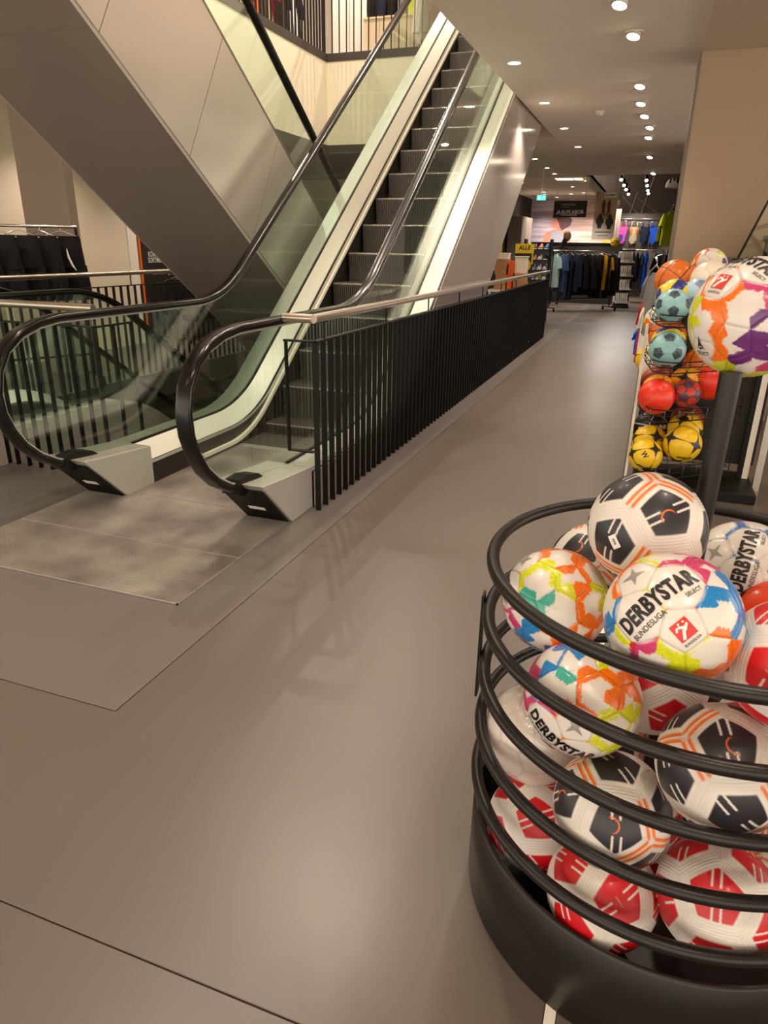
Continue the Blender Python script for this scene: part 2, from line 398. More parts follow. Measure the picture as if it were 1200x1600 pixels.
# outer cladding on the aisle side, in panels with joints square to the slope
def cladding(E, x0, x1, topf, botf, ys, m, lean, name='cladding_panel', gapx=None):
    for a, b in zip(ys, ys[1:]):
        poly = []
        n = 6
        for k in range(n+1):
            y = a+.003+(b-a-.006)*k/n; poly.append((y, topf(y)))
        bt = []
        for k in range(n+1):
            y = a+.003+(b-a-.006)*k/n; yb = y+lean; bt.append((yb, max(botf(yb), 0) if lean >= 0 or True else botf(yb)))
        o = MB().prism(poly+bt[::-1], 'x', x0, x1).obj(name, m, E)
def interp(path):
    ys = [p[0] for p in path]; zs = [p[1] for p in path]
    return lambda y: float(np.interp(y, ys, zs))
dz = interp(deck_path)
cladding(esc, -1.692, -1.682, lambda y: dz(y)-.032, lambda y: .70*(y-6.42), [3.46, 5.0, 6.5, 8.0, 9.5, 11.0], M_cladR, .7*(.0))
cladding(esc, -3.135, -3.125, lambda y: dz(y)-.032, lambda y: .70*(y-6.42), [3.46, 5.0, 6.5, 8.0, 9.5, 11.0], M_clad, 0)
mb = MB().prism([(6.42, 0), (12.0, .70*5.58), (12.0, .70*5.58+.02), (6.42, .02)], 'x', -3.12, -1.69); mb.obj('soffit_panel', M_soffit, esc)

# ------------------------------------------------------------------ crossing escalator (down flight from the storey above)
es2 = thing('escalator', 'crossing escalator overhead at left with pale side panels and grey soffit', 'escalator')
S2 = .69
topf = lambda y: 3.06-S2*(y-5.07)
botf = lambda y: 1.655-S2*(y-5.30)
ys = [1.2+.82*i for i in range(11)]
for a, b in zip(ys, ys[1:]):
    # joints lean square to the slope
    L = -.55
    q = lambda y: (y, topf(y)); r = lambda y: (y, botf(y))
    poly = [q(a+.003), q(b-.003), r(b-.003+L), r(a+.003+L)]
    poly = [(y, max(z, .0)) for y, z in poly]
    MB().prism(poly, 'x', -3.262, -3.252).obj('cladding_panel', M_clad, es2)
    sp = [(a+.002+L, botf(a+.002+L)), (b-.002+L, botf(b-.002+L))]
MB().prism([(1.0, topf(1.0)), (9.0, topf(9.0)), (8.4, max(botf(8.4), 0)), (7.69, 0.0), (.6, botf(.6))], 'x', -3.29, -3.264).obj('cladding_backing', M_gap, es2)
for a, b in ((.4, 3.9), (3.9, 7.68)):
    poly = [(a+.003, botf(a)), (b-.003, botf(b)), (b-.003, botf(b)+.02), (a+.003, botf(a)+.02)]
    MB().prism(poly, 'x', -4.41, -3.262).obj('soffit_panel', M_soffit, es2)
MB().prism([(1.0, topf(1.0)), (9.0, topf(9.0)), (8.4, 0), (7.69, 0.0), (.6, botf(.6))], 'x', -4.41, -4.40).obj('cladding_panel', M_clad, es2)
d2 = [(1.0, topf(1.0)), (9.05, topf(9.05)+.0)]
d2 = fillet([(1.0, topf(1.0)), (9.1, .27), (11.0, .27)], 1.0, 8)
h2p = [(y+.15, z+.86) for y, z in d2]
for X, s in ((-3.48, -1), (-4.2, 1)):
    MB().sweep_yz(h2p, [(X+x, n) for x, n in hsec]).obj('handrail', M_rubber, es2)['label'] = 'black rubber handrail'
    a, b = (-3.47, -3.25) if s < 0 else (-4.21, -4.41)
    MB().sweep_yz(d2, [(a, 0), (b, 0), (b, -.02), (a, -.02)], smooth=False).obj('outer_deck', mat('deck_edge', (120, 112, 104), .4, metal=.4), es2)
    js = [1.0, 2.6, 4.2, 5.8, 7.4, 11.0]
    f2 = interp(d2); g2 = interp(h2p)
    for u, v in zip(js, js[1:]):
        lo = [(u+.003+(v-u-.006)*k/8, 0) for k in range(9)]
        poly = [(y, f2(y)) for y, _ in lo]+[(y+.45, g2(y+.45)) for y, _ in lo][::-1]
        MB().prism(poly, 'x', X-.006, X+.006).obj('glass_panel', M_glass, es2)
MB().prism([(y, z-.2) for y, z in d2]+[(y, z-.3) for y, z in d2][::-1], 'x', -4.2, -3.48).obj('step_band', M_step, es2)

# ------------------------------------------------------------------ down escalator to the storey below
es3 = thing('escalator', 'downward escalator behind the left railing, sinking through the floor opening', 'escalator', (0, 0, 0))
d3 = fillet([(2.2, .23), (4.8, .23), (4.8+4.3/.7, -4.07)], 1.3, 10)
h3 = fillet([(2.2, 1.09), (4.72, 1.09), (4.72+4.3/.7, -3.21)], 1.3, 10)
f3 = interp(d3); g3 = interp(h3)
for X, s in ((-4.18, -1), (-5.14, 1)):
    MB().sweep_yz(h3, [(X+x, n) for x, n in hsec]).obj('handrail', M_rubber, es3)['label'] = 'black rubber handrail'
    a, b = X-s*.01, X-s*.15
    MB().sweep_yz(d3, [(a, 0), (b, 0), (b, -.03), (a, -.03)], smooth=False).obj('outer_deck', M_alu2, es3)
    a, b = X+s*.01, X+s*.12
    MB().sweep_yz(d3, [(a, 0), (b, -.09), (b, -.11), (a, -.03)], smooth=False).obj('inner_deck', M_alu2, es3)
    js = [2.2, 3.3, 5.2, 6.9, 8.6, 10.3]
    for u, v in zip(js, js[1:]):
        lo = [u+.003+(v-u-.006)*k/8 for k in range(9)]
        MB().prism([(y, f3(y)) for y in lo]+[(y+.25*(y > 4), g3(y+.25*(y > 4))) for y in lo][::-1], 'x', X-.006, X+.006).obj('glass_panel', M_glass, es3)
    xa = X-s*.155
    for u, v in zip([2.2, 3.8, 5.4, 7.0, 8.6], [3.8, 5.4, 7.0, 8.6, 10.2]):
        lo = [u+.002+(v-u-.004)*k/6 for k in range(7)]
        MB().prism([(y, f3(y)-.03) for y in lo]+[(y, f3(y)-1.35) for y in lo][::-1], 'x', xa-.005, xa+.005).obj('cladding_panel', mat('cladding_mid', (168, 158, 150), .4), es3)
MB().prism([(y, z-.2) for y, z in d3]+[(y, z-.5) for y, z in d3][::-1], 'x', -5.02, -4.30).obj('step_band', M_step, es3)

# ------------------------------------------------------------------ railings
def tube_mesh(p, r, m, name, par, n=12): return MB().tube(p, r, n).obj(name, m, par)
BALU = {}
def railing(label, p0, p1, group=None, z_top=.965, z_hr=1.085, pitch=.1, zbot=0.0, ret0=None, base=0.0, hr=True):
    p0, p1 = Vector(p0), Vector(p1); d = (p1-p0); L = d.length; d.normalize(); ang = math.atan2(d.y, d.x)
    R = thing('railing', label, 'railing', (p0.x, p0.y, base), ang, group)
    key = (z_top, zbot)
    if key not in BALU: BALU[key] = MB().box(-.004, .004, -.0160, .0160, zbot, z_top).mesh('baluster', M_black)
    n = int(round(L/pitch))
    for i in range(n+1): link('baluster', BALU[key], R, (min(i*pitch, L), 0, 0))
    MB().box(-.004, L+.004, -.016, .016, z_top-.006, z_top+.004).obj('top_flat', M_black, R)
    if hr:
        MB().tube([(-.02, 0, z_hr), (L+.02, 0, z_hr)], .024, 14).obj('handrail', M_steel, R)['label'] = 'brushed steel handrail'
        k = max(2, int(L/.95)+1)
        for i in range(k):
            x = .12+(L-.24)*i/(k-1); MB().tube([(x, 0, z_top), (x, 0, z_hr-.02)], .006, 8).obj('bracket', M_black, R)
    return R
rr = railing('long black flat-bar railing with steel handrail along the aisle beside the escalator', (-1.645, 3.42, 0), (-1.645, 12.55, 0))
# return at the near end (local x runs along +y, local +y points to -x)
MB().tube([(-.02, 0, 1.085), (-.02, .17, 1.085)], .024, 14).obj('handrail_return', M_steel, rr)
MB().box(-.016, .016, 0, .185, .959, .969).obj('top_return', M_black, rr)
MB().box(-.0145, .0145, .172, .180, .345, .965).obj('baluster', M_black, rr)
MB().box(-.0145, .0145, .02, .180, .345, .353).obj('bottom_return', M_black, rr)
for i, (y, z) in enumerate([(5.0, .86), (5.9, .86), (6.1, .86), (7.2, .86), (5.0, .12), (6.1, .12), (6.4, .12), (7.4, .12), (8.6, .12)]):
    MB().box(y-.008, y+.008, -.0215, -.016, z-.009, z+.009).obj('bolt', M_chrome, rr)
rl = railing('black flat-bar railing with steel handrail closing the gap left of the upward escalator', (-3.14, 3.44, 0), (-4.02, 3.44, 0), z_hr=1.075)
MB().box(-.0, .008, -.19, -.16, .24, .965).obj('baluster', M_black, rl)
MB().box(-.0, .008, -.36, -.33, .24, .965).obj('baluster', M_black, rl)
MB().box(-.004, .012, -.36, .0, .955, .966).obj('top_return', M_black, rl)
MB().box(-.004, .012, -.36, -.16, .235, .243).obj('bottom_return', M_black, rl)
railing('black railing with steel handrail on the far side of the floor opening', (-5.42, 3.44, 0), (-5.42, 11.8, 0), z_hr=1.13, z_top=1.0, pitch=.115)
railing('upper storey balustrade of dark bars along the left slab edge', (-5.42, 6.0, 0), (-5.42, 11.84, 0), base=UP+.05, pitch=.105)
railing('upper storey balustrade of dark bars along the back slab edge', (-5.42, 11.86, 0), (-3.0, 11.86, 0), base=UP+.05, pitch=.125)

# ------------------------------------------------------------------ ceiling lamps
lamp_me = None
def lamp_lights(o, watts, aim=(0, 0), size=115, blend=.75):
    l = bpy.data.lights.new('spot', 'SPOT'); l.energy = watts; l.color = WARM; l.spot_size = math.radians(size); l.spot_blend = blend; l.shadow_soft_size = .045
    lo = bpy.data.objects.new('lamp_light', l); COL.objects.link(lo); lo.parent = o; lo.location = (0, 0, -.025); lo.rotation_euler = (aim[0], aim[1], 0)
ring_me = MB().lathe([(.052, .004), (.052, -.004), (.062, -.008), (.072, -.006), (.074, .002)], 28).mesh('trim_ring', M_trim)
disc_me = MB().lathe([(.0005, -.001), (.052, -.001)], 28, smooth=False).mesh('lamp_disc', M_lamp)
tilt_me = MB().lathe([(.05, .03), (.052, -.02), (.049, -.021), (.048, -.018)], 24).mesh('lamp_can', M_trim)
tdisc_me = MB().lathe([(.0005, -.019), (.048, -.019)], 24, smooth=False).mesh('lamp_disc', M_lamp)
def downlight(x, y, label, z=CEIL, watts=None, group='recessed ceiling downlights', tilt=False, size=115):
    t = thing('downlight', label, 'ceiling light', (x, y, z-.002), 0, group)
    link('trim_ring', ring_me, t)
    if tilt:
        c = link('lamp_can', tilt_me, t, (0, 0, -.012)); c.rotation_euler = (math.radians(-16), math.radians(10), 0); link('lamp_disc', tdisc_me, c)
    else: link('lamp_disc', disc_me, t)
    lamp_lights(t, SPOT_W if watts is None else watts, (math.radians(-8), math.radians(8)) if tilt else (0, 0), size)
ordn = ['first', 'second', 'third', 'fourth', 'fifth', 'sixth', 'seventh', 'eighth', 'ninth', 'tenth', 'eleventh', 'twelfth', 'thirteenth', 'fourteenth']
for i, y in enumerate([7.18, 9.09, 10.98, 12.93]): downlight(-1.42, y, f'round downlight, {ordn[i]} from the camera in the row beside the escalator opening', watts=[88, 95, 85, 60][i])
for i, y in enumerate([14.42, 16.02, 17.25]): downlight(-2.34, y, f'round downlight, {ordn[i]} from the camera in the far row over the railing end')
for i, (x, y) in enumerate([(-.45, 5.72), (-.384, 6.51), (-.372, 8.36), (-.38, 9.3), (-.352, 10.13), (-.30, 11.04), (-.324, 11.97), (-.323, 14.38), (-.278, 17.35)]):
    downlight(x, y, f'tilted downlight, {ordn[i]} from the camera in the row along the beige pier', tilt=True, watts=[80, 105, 110, 100, 90, 75, 50, 26, 16][i])
for i_, (x, y) in enumerate(sorted([(-1.42, 5.27), (-1.42, 3.2), (-1.42, 1.2), (-.42, 3.6), (-.42, 1.6), (-1.42, -.8), (-.42, -.6), (-3.0, .3)], key=lambda p: (p[1], p[0]))):
    downlight(x, y, f'round downlight in the ceiling above the near aisle, {ordn[i_]} from the front', watts={3.2: 58, 5.27: 40}.get(y, 18), group='downlights above the near aisle, out of the picture')
for i_, (x, y) in enumerate(sorted([(.75, 3.5), (.75, 1.7), (.75, -.1), (1.6, 5.2)], key=lambda p: (p[1], p[0]))): downlight(x, y, f'round downlight in the bulkhead above the ball displays, {ordn[i_]} from the front', z=2.955, watts=30, group='downlights in the bulkhead, out of the picture')
for i_, (x, y) in enumerate(sorted([(-6.4, 4.6), (-6.4, 7.2), (-6.2, 9.4), (-8.6, 6.5), (-8.6, 9.2), (-9.5, 4.0), (-6.4, 2.2)], key=lambda p: (p[1], p[0]))):  # lamps added to brighten the clothing area
    downlight(x, y, f'round fill downlight added over the clothing area left of the opening, {ordn[i_]} from the front', group='added fill downlights over the clothing area at left', watts=70)
for i_, (x, y) in enumerate(sorted([(-6.6, 9), (-6.6, 12.5), (-4.5, 13.4), (-2.5, 13.4), (-3.8, 6.5), (-3.8, 9.5), (-2.2, 8.0), (-3.5, 3.5), (-6.8, 5.5)], key=lambda p: (p[1], p[0]))):  # lamps added to light the escalator void from above
    downlight(x, y, f'round fill downlight added in the ceiling of the upper storey, {ordn[i_]} from the front', z=7.4, group='added fill downlights of the upper storey', watts=235, size=150)
for i_, (x, y) in enumerate(sorted([(-3.5, 10.2), (-6.6, 6.5), (-4.7, 13.0)], key=lambda p: (p[1], p[0]))):  # lamps added for a little light on the lower floor
    downlight(x, y, f'round fill downlight added over the storey below, {ordn[i_]} from the front', z=-.31, group='added fill downlights of the storey below', watts=14)
sd = thing('smoke_detector', 'small square smoke detector on the ceiling', 'smoke detector', (-.86, 9.78, CEIL))
bevel(MB().box(-.05, .05, -.05, .05, -.02, 0).obj('base', M_white, sd), .004); MB().lathe([(.04, -.02), (.038, -.045), (.025, -.055), (.0005, -.056)], 20).obj('sensor', M_white, sd)
cs = thing('ceiling_speaker', 'round flat speaker grille in the ceiling near the second tilted lamp', 'speaker', (-.36, 8.75, CEIL))
MB().lathe([(.0005, -.003), (.10, -.003), (.115, -.006), (.12, 0)], 32).obj('grille', M_ceil, cs); MB().lathe([(.12, 0), (.122, -.007), (.128, -.006), (.13, 0)], 32).obj('rim', M_trim, cs)

# ------------------------------------------------------------------ balls
_p = (1+5**.5)/2
ICO_V = np.array([(0, s1, s2*_p) for s1 in (1, -1) for s2 in (1, -1)]+[(s1, s2*_p, 0) for s1 in (1, -1) for s2 in (1, -1)]+[(s2*_p, 0, s1) for s1 in (1, -1) for s2 in (1, -1)], float)
ICO_V /= np.linalg.norm(ICO_V[0])
ICO_F = []
for i in range(12):
    for j in range(i+1, 12):
        for k in range(j+1, 12):
            if ICO_V[i]@ICO_V[j] > .4 and ICO_V[i]@ICO_V[k] > .4 and ICO_V[j]@ICO_V[k] > .4: ICO_F.append((i, j, k))
FC = np.array([ICO_V[list(f)].sum(0) for f in ICO_F]); FC /= np.linalg.norm(FC, axis=1)[:, None]
def frame_rot(n, u):
    """matrix whose rows are right, up, normal of a local frame"""
    n = n/np.linalg.norm(n); u = u-n*(u@n); u = u/np.linalg.norm(u); return np.array([np.cross(u, n), u, n])
_va, _vb = 0, [j for j in range(1, 12) if ICO_V[0]@ICO_V[j] > .4][0]
F_A = frame_rot(ICO_V[_va]+ICO_V[_vb], ICO_V[_va])            # text centre on a hexagon-hexagon seam
F_B = frame_rot(ICO_V[0], ICO_V[_vb])                          # a pentagon patch at the pole
_sph = {}
def sphere(sub):
    if sub not in _sph:
        bm = bmesh.new(); bmesh.ops.create_icosphere(bm, subdivisions=sub, radius=1.0)
        v = np.array([x.co[:] for x in bm.verts]); f = np.array([[q.index for q in fa.verts] for fa in bm.faces]); bm.free()
        v /= np.linalg.norm(v, axis=1)[:, None]; _sph[sub] = (v, f)
    return _sph[sub]
def sstep(a, b, x): t = np.clip((x-a)/(b-a), 0, 1); return t*t*(3-2*t)
def nz(d, f, seed=0):
    r = np.random.RandomState(seed); s = 0
    for k in range(7):
        a = r.normal(size=3)*f*(1+.35*k); s = s+np.sin(d@a+r.uniform(0, 6.28))/(1+.15*k)
    return s/3.2
def col(c): return np.array(s2l(c))
def mixc(C, c, a): return C*(1-a[:, None])+col(c)[None]*a[:, None]
def seams32(d, F):
    V = ICO_V@F.T; H = FC@F.T
    n = np.concatenate([V/.9393, H/.9149]); s = d@n.T; idx = np.argsort(-s, axis=1)[:, :3]
    s1 = np.take_along_axis(s, idx[:, :1], 1)[:, 0]; s2 = np.take_along_axis(s, idx[:, 1:2], 1)[:, 0]; s3 = np.take_along_axis(s, idx[:, 2:3], 1)[:, 0]
    return idx, s1-s2, s1-s3
WHITE = (226, 219, 210)
OR_, LI_, BL_, PK_, TE_, PU_ = (255, 122, 16), (224, 228, 36), (35, 135, 205), (214, 66, 120), (70, 180, 160), (110, 46, 120)
PALETTE = [OR_, LI_, OR_, BL_, LI_, PK_, OR_, TE_, LI_, OR_, LI_, PU_, OR_, LI_, BL_, OR_]
def ball_color(d, seed, pal=PALETTE, cover=1.0, regions=None):
    idx, t, t3 = seams32(d, F_A); C = np.tile(col(WHITE), (len(d), 1))
    V = ICO_V@F_A.T
    r = np.random.RandomState(seed); cen = r.normal(size=(16, 3)); cen /= np.linalg.norm(cen, axis=1)[:, None]
    who = np.argmax(d@cen.T+0*t[:, None], axis=1)
    clear = [np.array(q[0])/np.linalg.norm(q[0]) for q in regions if q[1] is None] if regions else []
    if regions: regions = [q for q in regions if q[1] is not None]; cen = np.array([q[0] for q in regions]); cen /= np.linalg.norm(cen, axis=1)[:, None]; pal = [q[1] for q in regions]
    fine = nz(d, 42, seed+2)
    H = np.concatenate([V, FC@F_A.T]); p1, p2 = idx[:, 0], idx[:, 1]
    tab = r.choice([-.05, .03, .07, .11, .15, .19], size=(32, 32), p=[.12, .12, .2, .24, .2, .12])
    mid = H[:, None, :]+H[None, :, :]; mid = mid/np.maximum(np.linalg.norm(mid, axis=2), 1e-6)[:, :, None]
    etab = np.argmax(mid@cen.T, axis=2); etab = np.minimum(etab, etab.T)
    who = etab[p1, p2]
    width = tab[p1, p2]*cover+.012*fine
    band = sstep(.010, -.010, t-width)
    # the lettering side stays white
    near_txt = np.maximum(d@(FC@F_A.T)[np.argsort(-(FC@F_A.T)[:, 2])[0]], d@(FC@F_A.T)[np.argsort(-(FC@F_A.T)[:, 2])[1]])
    near_pen = np.maximum(d@V[_va], d@V[_vb])
    lim = np.maximum(near_txt-.935, near_pen-.955)
    band = band*sstep(.004, -.02, lim)
    for q in clear: band = band*sstep(.965, .945, d@q); lim = np.maximum(lim, d@q-.955)
    P = np.array([s2l(pal[k % len(pal)]) for k in range(max(16, len(pal)))])[who]
    streak = .88+.12*np.sin(nz(d, 18, seed+5)*9)
    C = C*(1-band[:, None])+P*band[:, None]*streak[:, None]
    spr = sstep(.45, .75, nz(d, 70, seed+9))*sstep(.07, .01, t-width)*(width > .015)*sstep(.004, -.02, lim)*.6
    C = C*(1-spr[:, None])+P*spr[:, None]
    groove = np.exp(-(t/.012)**2); C *= (1-.22*groove)[:, None]
    return C, -.012*groove, idx[:, 0]
def cells12(d):
    V = ICO_V@F_B.T; s = d@V.T; idx = np.argsort(-s, axis=1)[:, :3]; g = lambda k: np.take_along_axis(s, idx[:, k:k+1], 1)[:, 0]
    return V, idx, g(0)-g(1), g(0)-g(2), g(0)
def ball_patch(d, seed, patch, accent, second):
    V, idx, t, t3, s1 = cells12(d); C = np.tile(col(WHITE), (len(d), 1)); e = .014
    a0 = idx[:, 0]; b0 = idx[:, 1]; lo = np.minimum(a0, b0); hi = np.maximum(a0, b0)
    use = ((lo*7+hi*5+seed) % 3 == 0)
    # accent double line beside some seams
    line = (sstep(.022-e*.7, .022+e*.7, t)*sstep(.088+e*.7, .088-e*.7, t))*use
    C = mixc(C, accent, line*sstep(.02, .10, t3))
    # patch with slits
    e1 = np.zeros_like(V); 
    for i in range(12):
        nb = [j for j in range(12) if j != i and V[i]@V[j] > .4]; u = V[nb[(i*3+seed) % 5]]-V[i]*(V[i]@V[nb[0]]); u = u-V[i]*(u@V[i]); e1[i] = u/np.linalg.norm(u)
    e2 = np.cross(V, e1)
    A = (d*e1[a0]).sum(1); B = (d*e2[a0]).sum(1)
    pm = sstep(.185-e, .185+e, t)
    for bc, sg in ((.075, 1), (-.055, 1), (.055, -1), (-.08, -1)):
        sl = sstep(.017+.006, .017-.006, abs(B-bc))*sstep(.12, .135, A*sg); pm = pm*(1-sl)
    C = mixc(C, patch, pm)
    if second is not None:                                      # curved tick on some patches
        k = ((a0+seed) % 4 == 0)
        R = np.hypot(A-.02, B-.09); ti = sstep(.018, .006, abs(R-.13-.05*A))*sstep(-.02, .0, -B+.10)*sstep(.0, .02, A+.10)*k*sstep(.20, .22, t)
        C = mixc(C, second, ti)
    word = sstep(.012, .006, abs(A-.0*B-.01))*((a0+seed) % 3 == 1)*sstep(.11, .10, abs(B))*sstep(-.2, .5, np.sin(B*170)+.3)*pm
    C = mixc(C, accent, word*.8)
    g = np.exp(-(t/.014)**2)+.9*np.exp(-((t-.056)/.013)**2)+.8*np.exp(-((t-.112)/.013)**2)
    gate = sstep(.0, .05, t3)
    C *= (1-.10*np.clip(g, 0, 1))[:, None]
    disp = -.011*g + .004*pm
    return C, disp, a0
def ball_plain(rgb, seed, groove=True, tint=None):
    def f(d, s=seed):
        idx, t, t3 = seams32(d, F_A); C = np.tile(col(rgb), (len(d), 1)); g = np.exp(-(t/.012)**2)
        C *= (1-.25*g)[:, None]
        if tint is not None: C = mixc(C, tint, sstep(.2, .5, nz(d, 3, s)))
        return C, -.010*g, idx[:, 0]
    return f
def ball_pent(base, pent, seed=0, big=0.0):
    def f(d, s=seed):
        idx, t, t3 = seams32(d, F_A); C = np.tile(col(base), (len(d), 1)); isp = (idx[:, 0] < 12)
        a = isp*sstep(-.004, .01, t); 
        if big: a = np.maximum(a, sstep(.02, -.02, t-big*(1+.6*nz(d, 5, s))))
        C = mixc(C, pent, a.astype(float)); st = sstep(.5, .8, np.sin(nz(d, 5, s+3)*26))*a*.35; C = mixc(C, base, st)
        g = np.exp(-(t/.012)**2); C *= (1-.2*g)[:, None]
        return C, -.010*g, idx[:, 0]
    return f
def ball_basket(base, line):
    def f(d, s=0):
        C = np.tile(col(base), (len(d), 1)); x, y, z = d.T
        q = np.minimum.reduce([abs(x), abs(y), abs(abs(z)-.62+.42*y*y-.0)]); a = sstep(.030, .018, q); C = mixc(C, line, a)
        pid = (x > 0)*1+(y > 0)*2+(z > .62-.42*y*y)*4+(z < -.62+.42*y*y)*8
        return C, -.012*a, pid
    return f
def ball_volley(c1, c2, seed=0):
    def f(d, s=seed):
        ax = np.argmax(abs(d), axis=1); r = np.arange(len(d)); main = d[r, ax]; u = d[r, (ax+1) % 3]/abs(main); v = d[r, (ax+2) % 3]/abs(main)
        sw = .30*np.sin(v*1.9)
        st = np.where(u+sw < -.36, 0, np.where(u+sw > .36, 2, 1)); C = np.tile(col(c1), (len(d), 1)); a = (st == 1)*1.0
        q = np.minimum(abs(u+sw+.36), abs(u+sw-.36)); C = mixc(C, c2, a)
        g = np.exp(-(q/.03)**2); C *= (1-.25*g)[:, None]
        return C, -.010*g, ax*6+(main > 0)*3+st
    return f
def ball_star(base, dark, seed=0):
    def f(d, s=seed):
        V, idx, t, t3, s1 = cells12(d); C = np.tile(col(base), (len(d), 1)); a0 = idx[:, 0]
        V8 = np.array([(a, b, c) for a in (1, -1) for b in (1, -1) for c in (1, -1)])/3**.5
        ss = d@V8.T; o = np.sort(ss, axis=1); tt = o[:, -1]-o[:, -2]; t8 = o[:, -1]-o[:, -3]
        wdt = .035+.22*np.clip(1-t8/.55, 0, 1)**1.5+.02*nz(d, 3, s)
        a = sstep(.015, -.015, tt-wdt); C = mixc(C, dark, a); g = np.exp(-(tt/.012)**2)
        return C, -.008*g, np.argmax(ss, axis=1)
    return f
_bm = {}
def ball_meshes(key, fn, sub, m):
    if key in _bm: return _bm[key]
    v, f = sphere(sub); C, disp, pid = fn(v)
    rad = 1+disp; fp = pid[f]; fpid = np.where(fp[:, 0] == fp[:, 1], fp[:, 0], fp[:, 2]); out = []
    for p in np.unique(fpid):
        ff = f[fpid == p]
        if len(ff) < 12: continue
        u, inv = np.unique(ff, return_inverse=True); inv = inv.reshape(ff.shape)
        me = bpy.data.meshes.new('panel'); me.from_pydata((v[u]*rad[u][:, None]).tolist(), [], inv.tolist())
        ca = me.color_attributes.new('Col', 'FLOAT_COLOR', 'POINT'); ca.data.foreach_set('color', np.concatenate([C[u], np.ones((len(u), 1))], 1).astype(np.float32).ravel())
        me.polygons.foreach_set('use_smooth', [True]*len(ff)); me.materials.append(m); out.append(me)
    _bm[key] = out; return out
def view_basis(P):
    t = (Vector((0, 0, CAMZ))-Vector(P)).normalized(); r = c_u.cross(t).normalized(); u = t.cross(r); return r, u, t
def wrap(parent, geo, r, n, u, m, name, lift=1.012):
    """lay flat geometry (metres) on the ball; n, u in ball-local axes"""
    F = frame_rot(np.array(n, float), np.array(u, float)); vs, fs = geo; out = []
    for x, y in vs:
        rho = math.hypot(x, y); th = rho/r; k = math.sin(th)/rho if rho > 1e-9 else 0
        out.append(tuple((F[0]*x*k+F[1]*y*k+F[2]*math.cos(th))*lift))
    me = bpy.data.meshes.new(name); me.from_pydata(out, [], fs); me.materials.append(m)
    return link(name, me, parent)
def poly_geo(polys, sub=.006):
    bm = bmesh.new()
    for P in polys: bm.faces.new([bm.verts.new((x, y, 0)) for x, y in P])
    bmesh.ops.triangulate(bm, faces=bm.faces)
    for _ in range(4):
        es = [e for e in bm.edges if e.calc_length() > sub]
        if not es: break
        bmesh.ops.subdivide_edges(bm, edges=es, cuts=1); bmesh.ops.triangulate(bm, faces=bm.faces)
    bm.verts.ensure_lookup_table(); r = ([(q.co.x, q.co.y) for q in bm.verts], [tuple(q.index for q in f.verts) for f in bm.faces]); bm.free(); return r
M_ball = attr_mat('ball_gloss', .28, .35); M_ballm = attr_mat('ball_matte', .42, .12); M_balls = attr_mat('ball_shop', .38, .15)
M_ink = mat('ink_black', (22, 20, 22), .4); M_redlogo = mat('ink_red', (214, 42, 30), .35); M_inkw = mat('ink_white', (240, 236, 230), .4); M_silver = mat('ink_silver', (170, 166, 162), .3, metal=.4)
def ball(label, P, r, key, fn, sub, m, n, u, frame='A', group=None, regions=None, seed=3):
    """n, u: where the pattern's pole and its up direction point, as (right, up, towards viewer) at the ball"""
    br, bu, bt = view_basis(P); W = lambda a: br*a[0]+bu*a[1]+bt*a[2]
    nn = W(n).normalized(); uu = W(u); uu = (uu-nn*uu.dot(nn)).normalized(); rr_ = uu.cross(nn)
    R = Matrix((rr_, uu, nn)).transposed()
    t = thing('ball', label, 'ball', P, 0, group); t.rotation_euler = R.to_euler(); t.scale = (r, r, r)
    def local(a): v = R.transposed()@W(a); return (v.x, v.y, v.z)
    if regions:
        loc = [(local((a, b, math.sqrt(max(.02, 1-a*a-b*b)))), c) for a, b, c in regions]+[(local(q), c) for q, c in (((0, 0, -1), OR_), ((-.7, .3, -.7), LI_), ((.7, .3, -.7), OR_), ((0, -.8, -.6), LI_), ((0, .8, -.6), PK_))]
        fn = lambda d, s=seed: ball_color(d, s, PALETTE, 1.0, loc)
    for me in ball_meshes(key, fn, sub, m): link('panel', me, t)
    return t, local
def swoosh_geo(s):
    up = [(-1, .1), (-.8, -.25), (-.45, -.35), (0, -.22), (1, .35)]; lo = [(1, .35), (.1, -.42), (-.3, -.60), (-.7, -.58), (-.98, -.25)]
    return poly_geo([[(x*s, y*s) for x, y in up+lo[1:]]], .01)
STAR4 = [(0, 1), (.2, .2), (1, 0), (.2, -.2), (0, -1), (-.2, -.2), (-1, 0), (-.2, .2)]
def red_badge(t, n, u, s, r, small=False):
    b = wrap(t, poly_geo([[(-s, -s), (s, -s), (s, s), (-s, s)]], s*.5), r, n, u, M_redlogo, 'red_badge', 1.013); b['label'] = 'red square badge'
    k = s/10
    figs = [[(-7, -8), (-4, -9), (1, -2), (-1, 1)], [(-1, -1), (2, -2), (8, 3), (7, 5), (1, 2)], [(-4, 4), (2, 0), (3, 3), (-2, 6)], [(-6, 1), (-3, 5), (-5, 6), (-8, 2)], [(4, 6), (6, 6), (6, 8), (4, 8)], [(-2, 6.5), (0, 6), (.8, 8), (-1.4, 8.4)]]
    wrap(t, poly_geo([[(x*k, y*k) for x, y in p] for p in figs], s*.4), r, n, u, M_inkw, 'badge_figure', 1.016)
    if not small: wrap(t, offset(text_geo('BUNDESLIGA', s*.42, .01, .8, s*.4), 0, -s*1.45), r, n, u, M_ink, 'lettering', 1.014)
def offset(g, dx, dy, rot=0):
    c, s_ = math.cos(rot), math.sin(rot); return ([(x*c-y*s_+dx, x*s_+y*c+dy) for x, y in g[0]], g[1])
